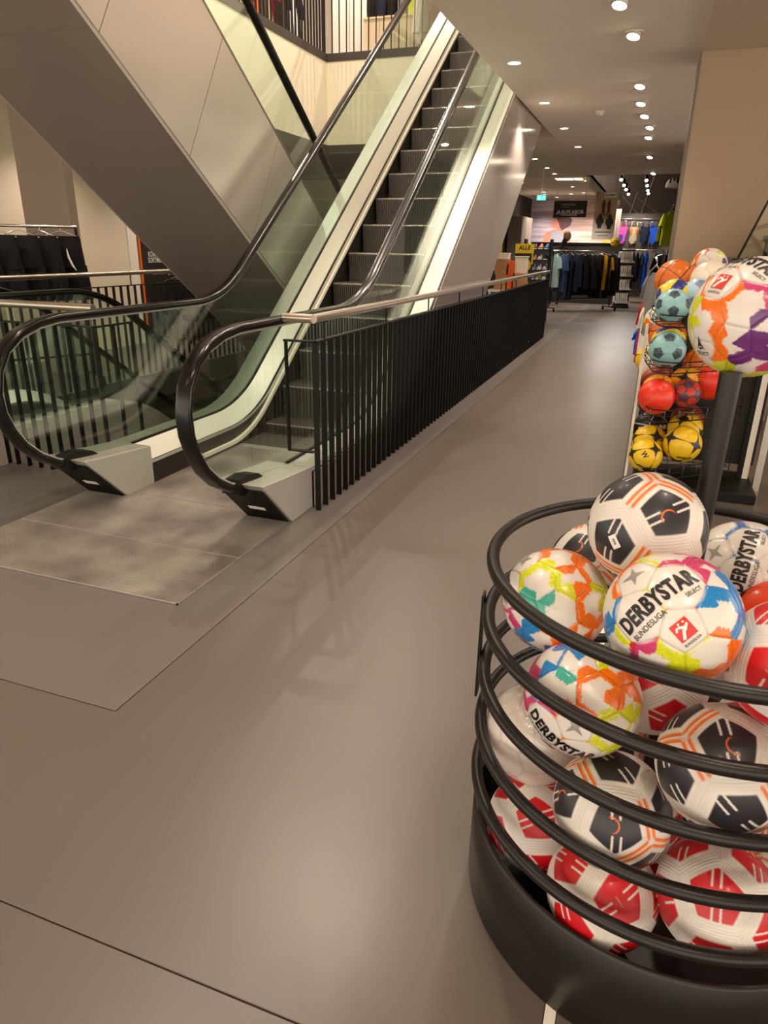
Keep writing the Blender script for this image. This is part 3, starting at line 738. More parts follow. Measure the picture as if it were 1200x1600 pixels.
def star_ball_print(t, r):
    """lettering block in the ball's own frame: pole = text centre, +y = up"""
    n, u = (0, 0, 1), (0, 1, 0); s = r/.108
    wrap(t, offset(text_geo('DERBYSTAR', .038*s, .045, .66, .006), 0, 0), r, n, u, M_ink, 'lettering', 1.013)
    wrap(t, offset(text_geo('SELECT', .0095*s, .01, .9, .006), .052*s, -.023*s), r, n, u, M_ink, 'lettering', 1.013)
    wrap(t, offset(text_geo('BUNDESLIGA', .0125*s, .004, .9, .006), -.034*s, -.024*s), r, n, u, M_ink, 'lettering', 1.013)
    wrap(t, offset(poly_geo([[(-.0045*s, -.0045*s), (.0045*s, -.0045*s), (.0045*s, .0045*s), (-.0045*s, .0045*s)]], .004), -.079*s, -.025*s), r, n, u, M_redlogo, 'red_badge', 1.013)
    V = ICO_V@F_A.T
    red_badge(t, V[_vb], V[_va]-V[_vb], .0145*s, r)
    wrap(t, poly_geo([[(x*.021*s, y*.021*s) for x, y in STAR4]], .006), r, V[_va], np.array([.3, 1, 0]), M_silver, 'silver_star', 1.012)
BK = 'footballs in the black hoop basket'
BR = .110
# (label, P, type, n, u)
CA = lambda s, pal=PALETTE, cv=1.0: (lambda d: ball_color(d, s, pal, cv))
t, lc = ball('white ball with orange, lime and blue edges, printed lettering and red badge facing the camera', (.109, 1.115, .878), BR, 'A3', CA(3), 7, M_ball, (-.22, .26, .94), (-.67, .74, .0), group=BK, regions=[(-.74, .48, OR_), (-.37, .73, LI_), (.21, .73, PK_), (.6, .4, BL_), (.91, .14, BL_), (.43, 0, OR_), (.65, -.26, OR_), (0, -.37, LI_), (.2, -.54, LI_), (-.52, -.43, PK_), (-.87, 0, BL_), (.56, -.8, OR_), (-.6, -.1, LI_)]); star_ball_print(t, BR)
t, lc = ball('white ball with orange, lime and teal edges at the left under the top hoop', (-.096, 1.312, .772), .1075, 'A5', CA(12), 7, M_ball, (-.88, .40, .12), (.35, .75, .5), group=BK, seed=12, regions=[(.11, .84, OR_), (.47, .44, OR_), (.36, -.12, OR_), (.57, -.47, OR_), (-.4, .54, LI_), (-.04, .26, LI_), (.87, .03, LI_), (-.3, -.04, TE_), (-.4, -.73, BL_), (-.77, -.47, PK_), (-.67, .6, PK_), (0, -.5, OR_)]); star_ball_print(t, .1075)
t, lc = ball('white ball with blue, teal and orange edges between the top two hoops', (-.016, 1.178, .645), BR, 'A6', CA(12), 7, M_ball, (-.39, -.76, .52), (.55, .62, .5), group=BK, seed=9, regions=[(-.27, .64, BL_), (-.13, .54, TE_), (.25, .54, LI_), (.2, .09, OR_), (.89, .3, OR_), (.72, -.29, LI_), (-.84, -.29, PK_), (-.7, .6, PK_), (-.55, .19, BL_), (-.2, -.55, OR_), (.5, .1, OR_), (.3, -.5, LI_)]); star_ball_print(t, BR)
t, lc = ball('large white display ball with orange, lime and purple edges on top of the pole', (.182, 1.475, 1.335), .1075, 'A9', CA(21), 7, M_ball, (-.05, .93, .37), (.44, .36, -.29), seed=21, regions=[(-.87, .1, LI_), (-.6, .18, OR_), (-.43, .41, OR_), (-.46, -.14, OR_), (-.32, -.36, OR_), (.32, .41, PK_), (.32, .05, PU_), (.09, -.52, PU_), (.22, -.3, PK_), (.38, -.71, PK_), (-.43, -.8, LI_), (-.1, -.9, LI_), (.7, 0, PK_), (-.1, .2, OR_), (-.77, -.32, None)]); star_ball_print(t, .1075)
sn = lc((-.77, -.32, .55)); su = lc((.1, .95, .1))
wrap(t, poly_geo([[(0, .016), (.0035, 0), (.012, -.013), (.004, -.006), (0, -.004), (-.004, -.006), (-.011, -.013), (-.003, 0)], [(-.006, -.010), (0, -.007), (.006, -.010), (0, -.012)]], .005), .1075, sn, su, M_ink, 'arrow_mark', 1.013)
wrap(t, offset(text_geo('SELECT', .0115, .02, .85, .005), 0, -.021), .1075, sn, su, M_ink, 'lettering', 1.013)
BLUEPAL = [(60, 120, 200), (235, 235, 235), (210, 90, 150), (240, 140, 60), (70, 110, 190)]
t, lc = ball('white ball with blue streaks and upright lettering behind the pole', (.272, 1.545, .80), BR, 'A11', CA(31, BLUEPAL, .5), 6, M_ball, (.05, .25, .95), (-.95, .25, 0), group=BK); star_ball_print(t, BR)
def pat(key, seed, patch, accent, second): return (key, lambda d: ball_patch(d, seed, patch, accent, second))
PB = pat('B', 0, (40, 38, 44), (240, 120, 25), (240, 110, 25)); PR = pat('C', 1, (205, 22, 32), (225, 216, 212), (150, 146, 146))
def pball(label, P, kind, n, u, r=BR): 
    return ball(label, P, r, kind[0], kind[1], 7, M_ballm, n, u, group=BK)
t, lc = pball('white ball with black slit patches and orange lines on top of the pile', (.057, 1.344, .944), PB, (.34, .27, .9), (-.57, -.24, .6))
n1 = lc((-.50, -.22, .84)); wrap(t, poly_geo([[(-.008, -.013), (.008, -.013), (.008, .013), (-.008, .013)]], .006), BR, n1, lc((-.4, .9, 0)), M_inkw, 'paper_tag', 1.018)
wrap(t, text_geo('FIFA', .008, .02, .8, .005), BR, n1, lc((.9, .4, 0)), M_ink, 'lettering', 1.022)
pball('white ball with black patches partly hidden behind the colourful balls at the left rear', (-.035, 1.62, .72), PB, (-.3, .4, .85), (.3, .9, 0))
pball('white ball with black patches and orange chevrons between the second and third hoops', (.232, 1.115, .608), PB, (.1, .35, .93), (.2, -.9, .3))
pball('white ball with black patches and orange stripes between the third and fourth hoops', (.067, 1.133, .440), PB, (.08, -.28, .95), (.05, .9, .3))
pball('white ball with red patches at the right edge above the top hoop', (.309, 1.139, .820), PR, (-.28, -.15, .94), (-.1, .9, .2))
pball('white ball with red patches low at the left behind the fourth hoop', (-.081, 1.262, .234), PR, (.05, .05, .95), (.5, .8, .2), .105)
pball('white ball with red patches and grey tick low in the middle of the basket', (.075, 1.130, .231), PR, (.30, -.12, .93), (.3, .9, .2))
pball('white ball with red patches low at the right, lit by a sliver of light', (.278, 1.130, .299), PR, (.0, .02, .97), (-.5, .8, .2))
pball('white ball with red patches in the shade beneath the centre of the pile', (.118, 1.36, .60), PR, (-.2, .2, .95), (.1, .9, 0))
pball('white ball with red patches wedged at the right below the top hoop', (.40, 1.25, .60), PR, (-.4, .1, .9), (.1, .9, 0))
t, lc = ball('plain white ball wrapped in clear plastic at the left between the second and third hoops', (-.107, 1.325, .425), .111, 'W', ball_plain((226, 212, 204), 3), 6, M_ball, (0, 0, 1), (0, 1, 0), group=BK)
mb = MB(); vv, ff = sphere(5)
rad = 1.02+.02*nz(vv, 9, 4)
mb.add((vv*rad[:, None]).tolist(), [tuple(f) for f in ff.tolist()], True); mb.obj('plastic_wrap', M_acryl, t)['label'] = 'clear plastic wrap'
ball('orange-red ball with black streaks behind the lettered ball', (.335, 1.44, .735), .10, 'OR', ball_pent((238, 70, 22), (60, 30, 24), 5, 0), 6, M_ball, (0, .3, .9), (.5, .8, 0), group=BK)
for lab, P, k in (('white ball with black patches deep in the basket behind the plastic-wrapped ball', (.09, 1.52, .36), PB), ('white ball with red patches deep in the basket right of the pole', (.37, 1.46, .45), PR),
               ('white ball with red patches on the basket floor behind the front row', (.13, 1.36, .215), PR), ('white ball with black patches on the basket floor at the right rear', (.40, 1.40, .245), PB),
               ('white ball with black patches on the basket floor at the left rear', (.0, 1.60, .205), PB), ('white ball with red patches on the basket floor at the far rear', (.28, 1.62, .205), PR)):
    pball(lab, P, k, (random.uniform(-.5, .5), random.uniform(-.5, .5), .8), (.3, .8, .1))

# ------------------------------------------------------------------ hoop basket
BC = (.177, 1.404); RB = .418
bk = thing('ball_basket', 'round black hoop basket on a drum base, filled with footballs', 'basket', (BC[0], BC[1], 0))
MB().lathe([(RB-.006, 0), (RB+.002, .004), (RB+.002, .224), (RB-.004, .23), (RB-.012, .224), (RB-.012, .10)], 96).obj('drum_base', M_basebk, bk)
MB().lathe([(.0005, .098), (RB-.012, .098), (RB-.012, .09), (.0005, .09)], 64, smooth=False).obj('basket_floor', M_basebk, bk)
hoop = MB().tube([(RB*math.cos(a), RB*math.sin(a), 0) for a in [2*PI*k/128 for k in range(128)]], .0135, 14, closed=True).mesh('hoop', M_bask)
for z in (.842, .705, .568, .437, .305): link('hoop', hoop, bk, (0, 0, z))
for a in (PI+.06, .45, 1.35):
    x, y = math.cos(a), math.sin(a); mb = MB(); t_ = Vector((-y, x, 0))*.016; nrm = Vector((x, y, 0))
    q = [Vector((x, y, 0))*(RB+.0135)-t_, Vector((x, y, 0))*(RB+.0135)+t_, Vector((x, y, 0))*(RB+.019)+t_, Vector((x, y, 0))*(RB+.019)-t_]
    mb.prism([(p.x, p.y) for p in q], 'z', .46, .725); mb.obj('upright_bar', M_bask, bk)
MB().tube([(-.026, 0, .10), (-.018, 0, 1.245)], .0195, 20).obj('pole', M_bask, bk)

# ------------------------------------------------------------------ ball rack behind the basket
rk = thing('ball_rack', 'wire ball rack with three baskets standing before the beige pier', 'rack', (0, 0, 0))
ring = [(.03, 4.72), (.075, 4.34), (.11, 4.28), (.20, 4.28), (.62, 4.66), (.66, 5.0), (.03, 5.0)]
def wire(pts, r=.0035, closed=False, m=M_black, name='wire', par=rk): return MB().tube(pts, r, 6, closed=closed).obj(name, m, par)
for z0, h in ((.155, .07), (.51, .07), (.795, .06), (1.05, .06)):
    bsk = MB().tube([(x, y, z0) for x, y in ring], .004, 6, closed=True).obj('wire_basket', M_black, rk)
    wire([(x, y, z0+h) for x, y in ring], .004, True, name='rim_wire', par=bsk)
    wire([(x, y, z0+h*.5) for x, y in ring], .0025, True, name='rim_wire', par=bsk)
    for x in (.1, .18, .26, .34, .42, .50, .58):
        yf = np.interp(x, [.075, .11, .20, .62], [4.34, 4.28, 4.28, 4.66]); wire([(x, yf, z0+h), (x, yf, z0), (x, 5.0, z0)], .002, m=M_chrome, par=bsk)
    for k in range(4):
        y = 4.42+.16*k; x = np.interp(y, [4.34, 4.72, 5.0], [.075, .03, .03]); wire([(x, y, z0+h), (x-.012, y, z0+h*.5), (x, y, z0), (.62, max(y, 4.8), z0)], .0025, par=bsk)
MB().box(.005, .022, 4.72, 4.76, 0, 1.02).obj('white_upright', M_brush, rk)
MB().box(.73, .765, 4.86, 4.9, 0.02, 1.35).obj('white_upright', M_brush, rk)
MB().box(.795, .835, 4.80, 4.86, 0, 1.35).obj('grey_upright', M_alu, rk)
MB().box(.70, .73, 4.86, 4.9, 0.0, 1.35).obj('black_upright', M_black, rk)
MB().box(.06, .80, 4.98, 5.02, .12, 1.2).obj('back_panel', M_dark, rk)
bevel(MB().box(.06, .78, 4.5, 5.02, .0, .06).obj('foot_plinth', M_black, rk), .006)
MB().lathe([(.0005, .012), (.13, .012), (.14, .006), (.14, 0)], 28, (.14, 4.42, 0)).obj('foot_disc', M_black, rk)
RK = 'balls in the wire rack'
TEAL = ('TEAL', ball_pent((142, 190, 192), (46, 52, 68), 3)); NAVR = ('NAVR', ball_pent((196, 52, 34), (50, 52, 66), 8, .05)); BBO = ('BBO', ball_basket((222, 112, 30), (40, 26, 20)))
BBB = ('BBB', ball_basket((30, 28, 28), (200, 196, 190))); BBR = ('BBR', ball_basket((176, 66, 44), (46, 24, 20))); VOL = ('VOL', ball_volley((240, 208, 30), (46, 50, 128)))
WIL = ('WIL', ball_star((238, 196, 28), (34, 28, 26), 2)); WIO = ('WIO', ball_star((244, 166, 28), (34, 28, 26), 5)); RED = ('RED', ball_volley((240, 60, 30), (232, 48, 26))); CREAM = ('CRM', ball_plain((240, 228, 208), 1)); SKY = ('SKY', ball_pent((176, 208, 222), (120, 128, 160), 11)); MUL = ('MUL', CA(44))
def rball(label, x, y, z, kind, r, n=(0, .2, .95), u=(.3, .9, 0), word=None, wn=(0, 0, 1), wu=(0, 1, 0), ws=.03, ink=None):
    t, lc = ball(label, (x, y, z), r, kind[0]+'s', kind[1], 6, M_balls, n, u, group=RK)
    if word: wrap(t, text_geo(word, ws, .03, .85, .008), r, lc(wn), lc(wu), ink or M_ink, 'lettering', 1.014)
Y0 = 4.62
def at(px_x, px_z, y): k = y/4.7; return (px_x*k, y, CAMZ+(px_z-CAMZ)*k)
rb = lambda lab, X, Z, y, kind, r, **k: rball(lab, *at(X, Z, y), kind, r, **k)
rb('orange basketball with dark seams at the top left of the rack', .13, 1.285, 4.86, BBO, .119, n=(-.3, .5, .6), u=(.2, .8, .3))
rb('white ball with orange and pink edges at the top rear of the rack', .305, 1.365, 5.05, MUL, .108)
rb('cream ball with thin seams on the top shelf', .32, 1.285, 4.78, CREAM, .112)
rb('yellow and blue volleyball on the top shelf below the basketball', .14, 1.185, 4.62, VOL, .104, n=(.3, .6, .6), u=(.7, .5, 0))
rb('teal ball with dark patches at the front of the top shelf', .14, 1.135, 4.42, TEAL, .094, n=(.1, .2, .9), u=(.1, .9, .2))
rb('pale blue ball with lilac patches beside the display ball', .275, 1.20, 4.62, SKY, .10)
rb('white ball with red mark tucked behind the second shelf', .085, 1.04, 4.84, ('MULW', CA(51)), .10)
rb('orange basketball on the second shelf below the teal ball', .14, .95, 4.74, BBO, .112, n=(.2, .8, .3), u=(.9, .1, .2))
rb('yellow and blue volleyball on the second shelf', .15, .915, 4.60, VOL, .102, n=(.1, .9, .3), u=(.9, 0, .2))
rb('teal ball with dark patches at the front of the second shelf', .15, .875, 4.43, TEAL, .104, n=(-.2, .3, .9), u=(.5, .8, .1))
rb('yellow ball at the rear left of the third shelf', .055, .81, 5.0, WIL, .09)
rb('white ball at the rear left of the third shelf', .085, .765, 4.93, CREAM, .09)
rb('orange-brown ball beside the display ball, under its edge', .36, .80, 4.72, BBO, .11, n=(.4, .4, .7), u=(.6, .7, 0))
rb('brown basketball on the third shelf behind the red ball', .13, .665, 4.80, BBR, .112, n=(.1, .6, .6), u=(.8, .3, 0))
rb('yellow and black ball on the third shelf behind the red ball', .135, .615, 4.62, WIO, .102, n=(.2, .4, .8))
rb('orange-yellow and black ball in the middle of the third shelf', .30, .68, 4.66, WIO, .106, n=(-.2, .3, .9), word='Wilson', wn=(.55, .05, .7), wu=(.9, .1, 0), ws=.036)
rb('bright red ball at the front left of the third shelf', .13, .58, 4.44, RED, .106, n=(-.2, .4, .85), u=(.9, .2, .1))
rb('red and navy ball at the front of the third shelf', .30, .615, 4.50, NAVR, .084)
rb('bright red ball half hidden below the display ball', .43, .70, 4.66, RED, .112)
rb('black basketball with white lettering on the bottom shelf', .13, .37, 4.80, BBB, .118, n=(.2, .8, .5), u=(.9, -.1, .3), word='SLAMDUNK', wn=(.1, .02, .97), wu=(-.05, .95, 0), ws=.042, ink=M_inkw)
rb('red-brown basketball with white lettering on the bottom shelf', .33, .45, 4.84, BBR, .104, n=(.2, .8, .5), word='SPIKE', wn=(.0, .3, .95), wu=(0, .95, 0), ws=.04, ink=M_inkw)
rb('yellow and black ball behind the lower left yellow ball', .13, .285, 4.62, WIL, .105, n=(.4, .3, .8), word='Wilson', wn=(.5, .1, .8), wu=(-.2, -.9, 0), ws=.03)
rb('yellow and black ball behind the lower right yellow ball', .33, .385, 4.70, WIL, .107, n=(-.1, .6, .7), word='W', wn=(.1, .6, .75), wu=(-.7, .6, 0), ws=.04)
rb('yellow and black ball at the lower left front of the rack', .12, .19, 4.42, WIL, .100, n=(.5, .3, .6), u=(.2, .9, 0), word='W', wn=(-.05, .02, .97), wu=(.8, .5, 0), ws=.045)
rb('yellow and black ball at the lower right front of the rack', .33, .29, 4.50, WIL, .112, n=(.6, -.1, .6), u=(.5, .8, 0), word='Wilson', wn=(.1, -.75, .6), wu=(0, -.9, .3), ws=.034)

# ------------------------------------------------------------------ garments
def garment_mesh(kind, w, h, th, folds, m, seed=0):
    rnd = random.Random(seed); ph = rnd.uniform(0, 6); n = 28; rows = 14; mb = MB()
    def tube_part(x0, wfun, z0, z1, x1=None):
        vs = []; fs = []
        for i in range(rows+1):
            t = i/rows; z = z0+(z1-z0)*t; hw = wfun(t); cx = x0+((x1 if x1 is not None else x0)-x0)*t
            for k in range(n):
                a = 2*PI*k/n; f = 1+.28*math.sin(folds*a+ph+2*t)*min(1, t*1.6)
                ca, sa = math.cos(a), math.sin(a)
                vs.append((cx+hw*math.copysign(abs(ca)**.7, ca), th*math.copysign(abs(sa)**.7, sa)*f*(.35+.65*min(1, .15+t*2)), z+.008*math.sin(3*a+ph)*t))
        fs = [(i*n+k, i*n+(k+1) % n, (i+1)*n+(k+1) % n, (i+1)*n+k) for i in range(rows) for k in range(n)]
        mb.add(vs, fs, True); mb.add(vs[:n], [tuple(range(n))]); mb.add(vs[-n:], [tuple(range(n))[::-1]])
    if kind in ('shirt', 'jacket'):
        tube_part(0, lambda t: w*(.16+.34*min(1, t*5))*(1 if t < .2 else (.96+.06*t)), 0, -h)
        L = h*(.42 if kind == 'shirt' else .86)
        for s in (-1, 1): tube_part(s*w*.43, lambda t: w*(.13-.03*t), -.06*h, -L, s*w*.60)
    elif kind == 'pants':
        tube_part(0, lambda t: w*(.40+.04*t), 0, -h*.30)
        for s in (-1, 1): tube_part(s*w*.21, lambda t: w*(.22-.04*t), -h*.27, -h, s*w*.23)
    elif kind == 'shorts':
        tube_part(0, lambda t: w*(.40+.05*t), 0, -h*.5)
        for s in (-1, 1): tube_part(s*w*.23, lambda t: w*(.24+.03*t), -h*.45, -h, s*w*.26)
    elif kind == 'swim':
        for s in (-1, 1): tube_part(s*w*.20, lambda t: w*.05, 0, -h*.25, s*w*.26)
        tube_part(0, lambda t: w*(.40-.10*math.sin(t*PI)*.8) if t < .75 else w*(.40-.9*(t-.75)), -h*.22, -h)
    return mb.mesh('garment_body', m)
hang_me = MB()
hang_me.tube([(-.19, 0, -.02), (-.02, 0, .045), (.02, 0, .045), (.19, 0, -.02)], .006, 6)
hang_me.tube([(0, 0, .045), (0, 0, .085), (.012, 0, .10), (.024, 0, .09), (.022, 0, .078)], .003, 6)
hang_me = hang_me.mesh('hanger', M_chrome)
_gm = {}
def garment(label, P, rz, kind, w, h, m, th=.035, folds=4, group=None, seed=0, hanger=True, cat='garment'):
    key = (kind, w, h, th, folds, m.name, seed % 4)
    if key not in _gm: _gm[key] = garment_mesh(kind, w, h, th, folds, m, seed % 4)
    t = thing('hanging_'+{'shirt': 'shirt', 'jacket': 'jacket', 'pants': 'trousers', 'shorts': 'shorts', 'swim': 'swimsuit'}[kind], label, cat, P, rz, group)
    link('garment_body', _gm[key], t)
    if hanger: link('hanger', hang_me, t)
    return t
def rack_frame(label, P, rz, L, H, group=None):
    t = thing('clothes_rack', label, 'clothes rack', P, rz, group)
    for x in (-L/2, L/2):
        MB().tube([(x, 0, .08), (x, 0, H)], .014, 10).obj('post', M_black, t)
        MB().tube([(x, -.28, .08), (x, .28, .08)], .014, 10).obj('foot_bar', M_black, t)
        for y in (-.26, .26):
            c = MB().tube([(x-.014, y, .035), (x+.014, y, .035)], .034, 14).obj('caster', M_black, t)
    MB().tube([(-L/2-.01, 0, H), (L/2+.01, 0, H)], .015, 10).obj('hang_bar', M_chrome, t)
    MB().tube([(-L/2, 0, .30), (L/2, 0, .30)], .012, 8).obj('lower_bar', M_black, t)
    return t
# far rack in the middle of the aisle
RR = math.radians(38); rp = Vector((-1.62, 18.65, 0)); ru = Vector((math.cos(RR), math.sin(RR), 0)); H_R = 1.40
rack_frame('black wheeled clothes rack at the end of the aisle', rp, RR, 1.75, H_R)
seq = [(C_mint, 'shirt', .40, .75, 'mint shirt at the left end of the aisle rack'), (C_den, 'shirt', .42, .85, 'patterned blue shirt, second on the aisle rack'), (C_den, 'pants', .42, 1.0, 'blue denim trousers beside the patterned shirt on the aisle rack'), (C_navy, 'pants', .42, 1.05, 'navy trousers on the aisle rack'),
       (C_navy, 'jacket', .46, .85, 'navy jacket on the aisle rack'), (C_black, 'jacket', .5, .9, 'black jacket beside the navy one on the aisle rack'), (C_black, 'jacket', .52, .95, 'wide black jacket in the middle of the aisle rack'), (C_black, 'jacket', .5, .9, 'black jacket right of the middle on the aisle rack'),
       (C_black, 'shirt', .46, .8, 'black shirt left of the yellow shirt on the aisle rack'), (C_black, 'pants', .42, 1.0, 'black trousers just left of the yellow shirt on the aisle rack'), (C_yel, 'shirt', .44, .82, 'bright yellow shirt on the aisle rack'), (C_black, 'pants', .42, 1.0, 'black trousers, second from the right end of the aisle rack'), (C_black, 'jacket', .46, .95, 'black jacket at the right end of the aisle rack')]
for i, (m_, k, w_, h_, lab) in enumerate(seq):
    s = -.80+1.6*i/(len(seq)-1); p = rp+ru*s; face = RR+PI/2+(.0 if m_ is not C_yel else 0)
    garment(lab, (p.x, p.y, H_R-.085), face+random.uniform(-.25, .25) if i not in (6, 10) else RR+math.radians(-38), k, w_, h_, m_, th=.055, seed=i, group='garments on the aisle rack')

# ------------------------------------------------------------------ far shop
o = struct(MB().box(-6, -1.62, 17.8, 25.9, 2.98, 3.05).obj('ceiling_far', M_ceil)); o['label'] = 'beige ceiling of the far shop at left'
MB().box(-1.70, -1.62, 17.8, 25.9, 2.78, 3.05).obj('ceiling_edge', M_ceil, o)
o = struct(MB().box(-1.62, .45, 17.8, 26.2, 4.15, 4.25).obj('ceiling_dark', M_dark)); o['label'] = 'black open ceiling of the far shop at right'
o = struct(MB().box(-12, 7, 26, 26.2, 0, 4.25).obj('wall_far', mat('far_wall', (96, 88, 82), .8))); o['label'] = 'grey end wall of the far shop'
o = struct(MB().box(-1.62, .45, 17.8, 17.85, 3.0, 4.2).obj('wall_bulkhead', M_dark)); o['label'] = 'dark bulkhead above the far shop opening'
o = struct(MB().box(-4.25, -4.15, 12.6, 26, 0, 3.0).obj('wall_far_left', mat('far_left_wall', (70, 63, 58), .8))); o['label'] = 'dark side wall of the far shop at left'
for i, (x, y, w_, d_) in enumerate([(-2.25, 18.35, .38, .45), (-1.93, 18.35, .18, .45)]):
    t = thing('flush_ceiling_lamp', ['wide glowing ceiling panel over the far shop', 'narrow glowing ceiling panel over the far shop'][i], 'ceiling light', (x, y, 2.98))
    MB().box(-w_/2, w_/2, -d_/2, d_/2, -.012, -.004).obj('diffuser', emit_mat('panel_glow', (255, 226, 176), 2.2), t); MB().box(-w_/2-.02, w_/2+.02, -d_/2-.02, d_/2+.02, -.004, 0).obj('frame', M_trim, t)
for i_, (x, y) in enumerate(sorted([(-1.8, 18.9), (-3.4, 23.2), (-2.6, 23.2), (-1.85, 23.2), (-3.4, 19.2), (-2.3, 20.6), (-3.3, 22.4), (-2.2, 22.8), (-3.2, 24.6)], key=lambda p: (p[1], p[0]))): downlight(x, y, f'small fill downlight added in the ceiling of the far shop, {ordn[i_]} from the front', z=2.98, group='added fill downlights of the far shop', watts=140)  # lamps added to brighten the mural, banner and far shop
# track spotlights
tk = thing('light_track', 'black lighting track hanging in the dark far ceiling', 'light track', (0, 0, 0))
for x in (-1.0, -.45): MB().box(x-.02, x+.02, 17.95, 24.5, 3.12, 3.16).obj('rail', M_black, tk); MB().box(x-.006, x+.006, 20, 20.012, 3.16, 4.15).obj('hanger', M_black, tk); MB().box(x-.006, x+.006, 23, 23.012, 3.16, 4.15).obj('hanger', M_black, tk)
for i, (x, y) in enumerate([(-1.0, 18.6), (-1.0, 20.2), (-1.0, 21.6), (-1.0, 23.4), (-.45, 18.9), (-.45, 20.4), (-.45, 22.0), (-.45, 23.2)]):
    t = thing('track_spotlight', f'black track spotlight, {ordn[i % 4]} from the front on the {"left" if x < -.7 else "right"} dark track', 'spotlight', (x, y, 3.12), 0, 'track spotlights')
    MB().tube([(0, 0, 0), (0, 0, -.06)], .008, 8).obj('stem', M_black, t)
    h = MB().tube([(0, .06, -.04), (.02, -.07, -.16)], .042, 16).obj('head', M_black, t)
    mb = MB(); d = Vector((.02, -.13, -.12)).normalized(); c = Vector((.02, -.07, -.16))+d*.002; a = d.orthogonal().normalized(); b = d.cross(a)
    mb.add([c]+[c+a*.036*math.cos(k*PI/8)+b*.036*math.sin(k*PI/8) for k in range(16)], [(0, k+1, (k+1) % 16+1) for k in range(16)]); mb.obj('lamp_face', M_lamp, h)
    l = bpy.data.lights.new('spot', 'SPOT'); l.energy = 50; l.color = (1, .93, .84); l.spot_size = 1.6; l.spot_blend = .6; l.shadow_soft_size = .04
    lo = bpy.data.objects.new('lamp_light', l); COL.objects.link(lo); lo.parent = t; lo.location = (.03, -.1, -.2); lo.rotation_euler = (math.radians(30) if i % 2 else math.radians(-35), math.radians(-15 if x < -.7 else 18), 0)
br = thing('roof_truss', 'pale steel truss bars under the dark far ceiling', 'truss', (0, 0, 0))
for a, b in (((-1.2, 24.6, 3.0), (-.55, 24.6, 2.35)), ((-.75, 24.6, 3.1), (-.95, 24.6, 2.35)), ((-.75, 24.6, 2.95), (.05, 24.6, 2.4)), ((-.25, 24.6, 3.9), (-.62, 24.6, 2.3)), ((-1.3, 24.6, 2.42), (.3, 24.6, 2.42))):
    MB().tube([a, b], .028, 8).obj('bar', mat('truss_grey', (140, 128, 118), .6), br)
# mural
M_mural = bpy.data.materials.new('mural_print'); M_mural.use_nodes = True; nt = M_mural.node_tree; b_ = nt.nodes['Principled BSDF']; b_.inputs['Roughness'].default_value = .6
tc = nt.nodes.new('ShaderNodeTexCoord'); sx = nt.nodes.new('ShaderNodeSeparateXYZ'); nt.links.new(tc.outputs['Generated'], sx.inputs[0])
mp = nt.nodes.new('ShaderNodeMapping'); mp.inputs['Scale'].default_value = (.6, 1, 5); nt.links.new(tc.outputs['Generated'], mp.inputs[0]); nn_ = nt.nodes.new('ShaderNodeTexNoise'); nn_.inputs['Scale'].default_value = 2.2; nt.links.new(mp.outputs[0], nn_.inputs['Vector'])
rp1 = nt.nodes.new('ShaderNodeValToRGB'); rp1.color_ramp.elements[0].color = (*s2l((176, 170, 196)), 1); rp1.color_ramp.elements[1].color = (*s2l((226, 186, 160)), 1); nt.links.new(sx.outputs['X'], rp1.inputs[0])
rp2 = nt.nodes.new('ShaderNodeValToRGB'); rp2.color_ramp.elements[0].position = .42; rp2.color_ramp.elements[1].position = .6; rp2.color_ramp.elements[0].color = (.45, .42, .45, 1); rp2.color_ramp.elements[1].color = (1, 1, 1, 1); nt.links.new(nn_.outputs['Fac'], rp2.inputs[0])
mm = nt.nodes.new('ShaderNodeMixRGB'); mm.blend_type = 'MULTIPLY'; mm.inputs[0].default_value = .8; nt.links.new(rp1.outputs[0], mm.inputs[1]); nt.links.new(rp2.outputs[0], mm.inputs[2]); nt.links.new(mm.outputs[0], b_.inputs['Base Color'])
YM = 24.0
mu = thing('mural', 'large wall print of a runner seen from behind in front of a hazy sea', 'wall print', (0, YM, 0))
MB().box(-3.88, -1.22, 0, .03, 1.62, 2.86).obj('print_panel', M_mural, mu)
def flatp(pts, m, name, par, y, cx=0, cz=0, s=1): return MB().prism([(cx+x*s, cz+z*s) for x, z in pts], 'y', y-.003, y).obj(name, m, par)
SKIN = mat('print_skin', (186, 122, 104), .6)
flatp([(-3.42, 1.62), (-3.42, 1.80), (-3.34, 1.93), (-3.22, 1.97), (-3.10, 2.02), (-2.98, 1.99), (-2.80, 1.97), (-2.62, 1.90), (-2.58, 1.62)], SKIN, 'print_shoulders', mu, -.001)
flatp([(-3.22, 1.62), (-3.18, 1.90), (-3.05, 1.98), (-2.95, 1.96), (-2.85, 1.95), (-2.74, 1.62)], mat('print_top', (138, 140, 158), .6), 'print_running_top', mu, -.005)
flatp([(-3.22, 2.16), (-3.20, 2.10), (-3.14, 2.06), (-3.04, 2.06), (-3.0, 1.97), (-2.86, 2.0), (-2.84, 2.3), (-3.0, 2.4), (-3.14, 2.38), (-3.19, 2.28)], SKIN, 'print_face', mu, -.004)
flatp([(-3.20, 2.34), (-3.14, 2.44), (-3.0, 2.48), (-2.85, 2.42), (-2.72, 2.40), (-2.58, 2.30), (-2.62, 2.14), (-2.76, 2.06), (-2.86, 2.0), (-2.94, 2.06), (-2.98, 2.2), (-3.06, 2.32)], mat('print_hair', (82, 62, 66), .6), 'print_hair', mu, -.008)
flatp([(-1.62, 1.62), (-1.5, 1.82), (-1.38, 1.9), (-1.40, 1.62)], mat('print_orange', (220, 160, 70), .6), 'print_detail', mu, -.004)
sg = thing('hanging_sign', 'black hanging sign with white lettering before the runner mural', 'sign', (0, 22, 0))
MB().box(-2.92, -2.0, 0, .03, 2.29, 2.72).obj('board', M_dark, sg)
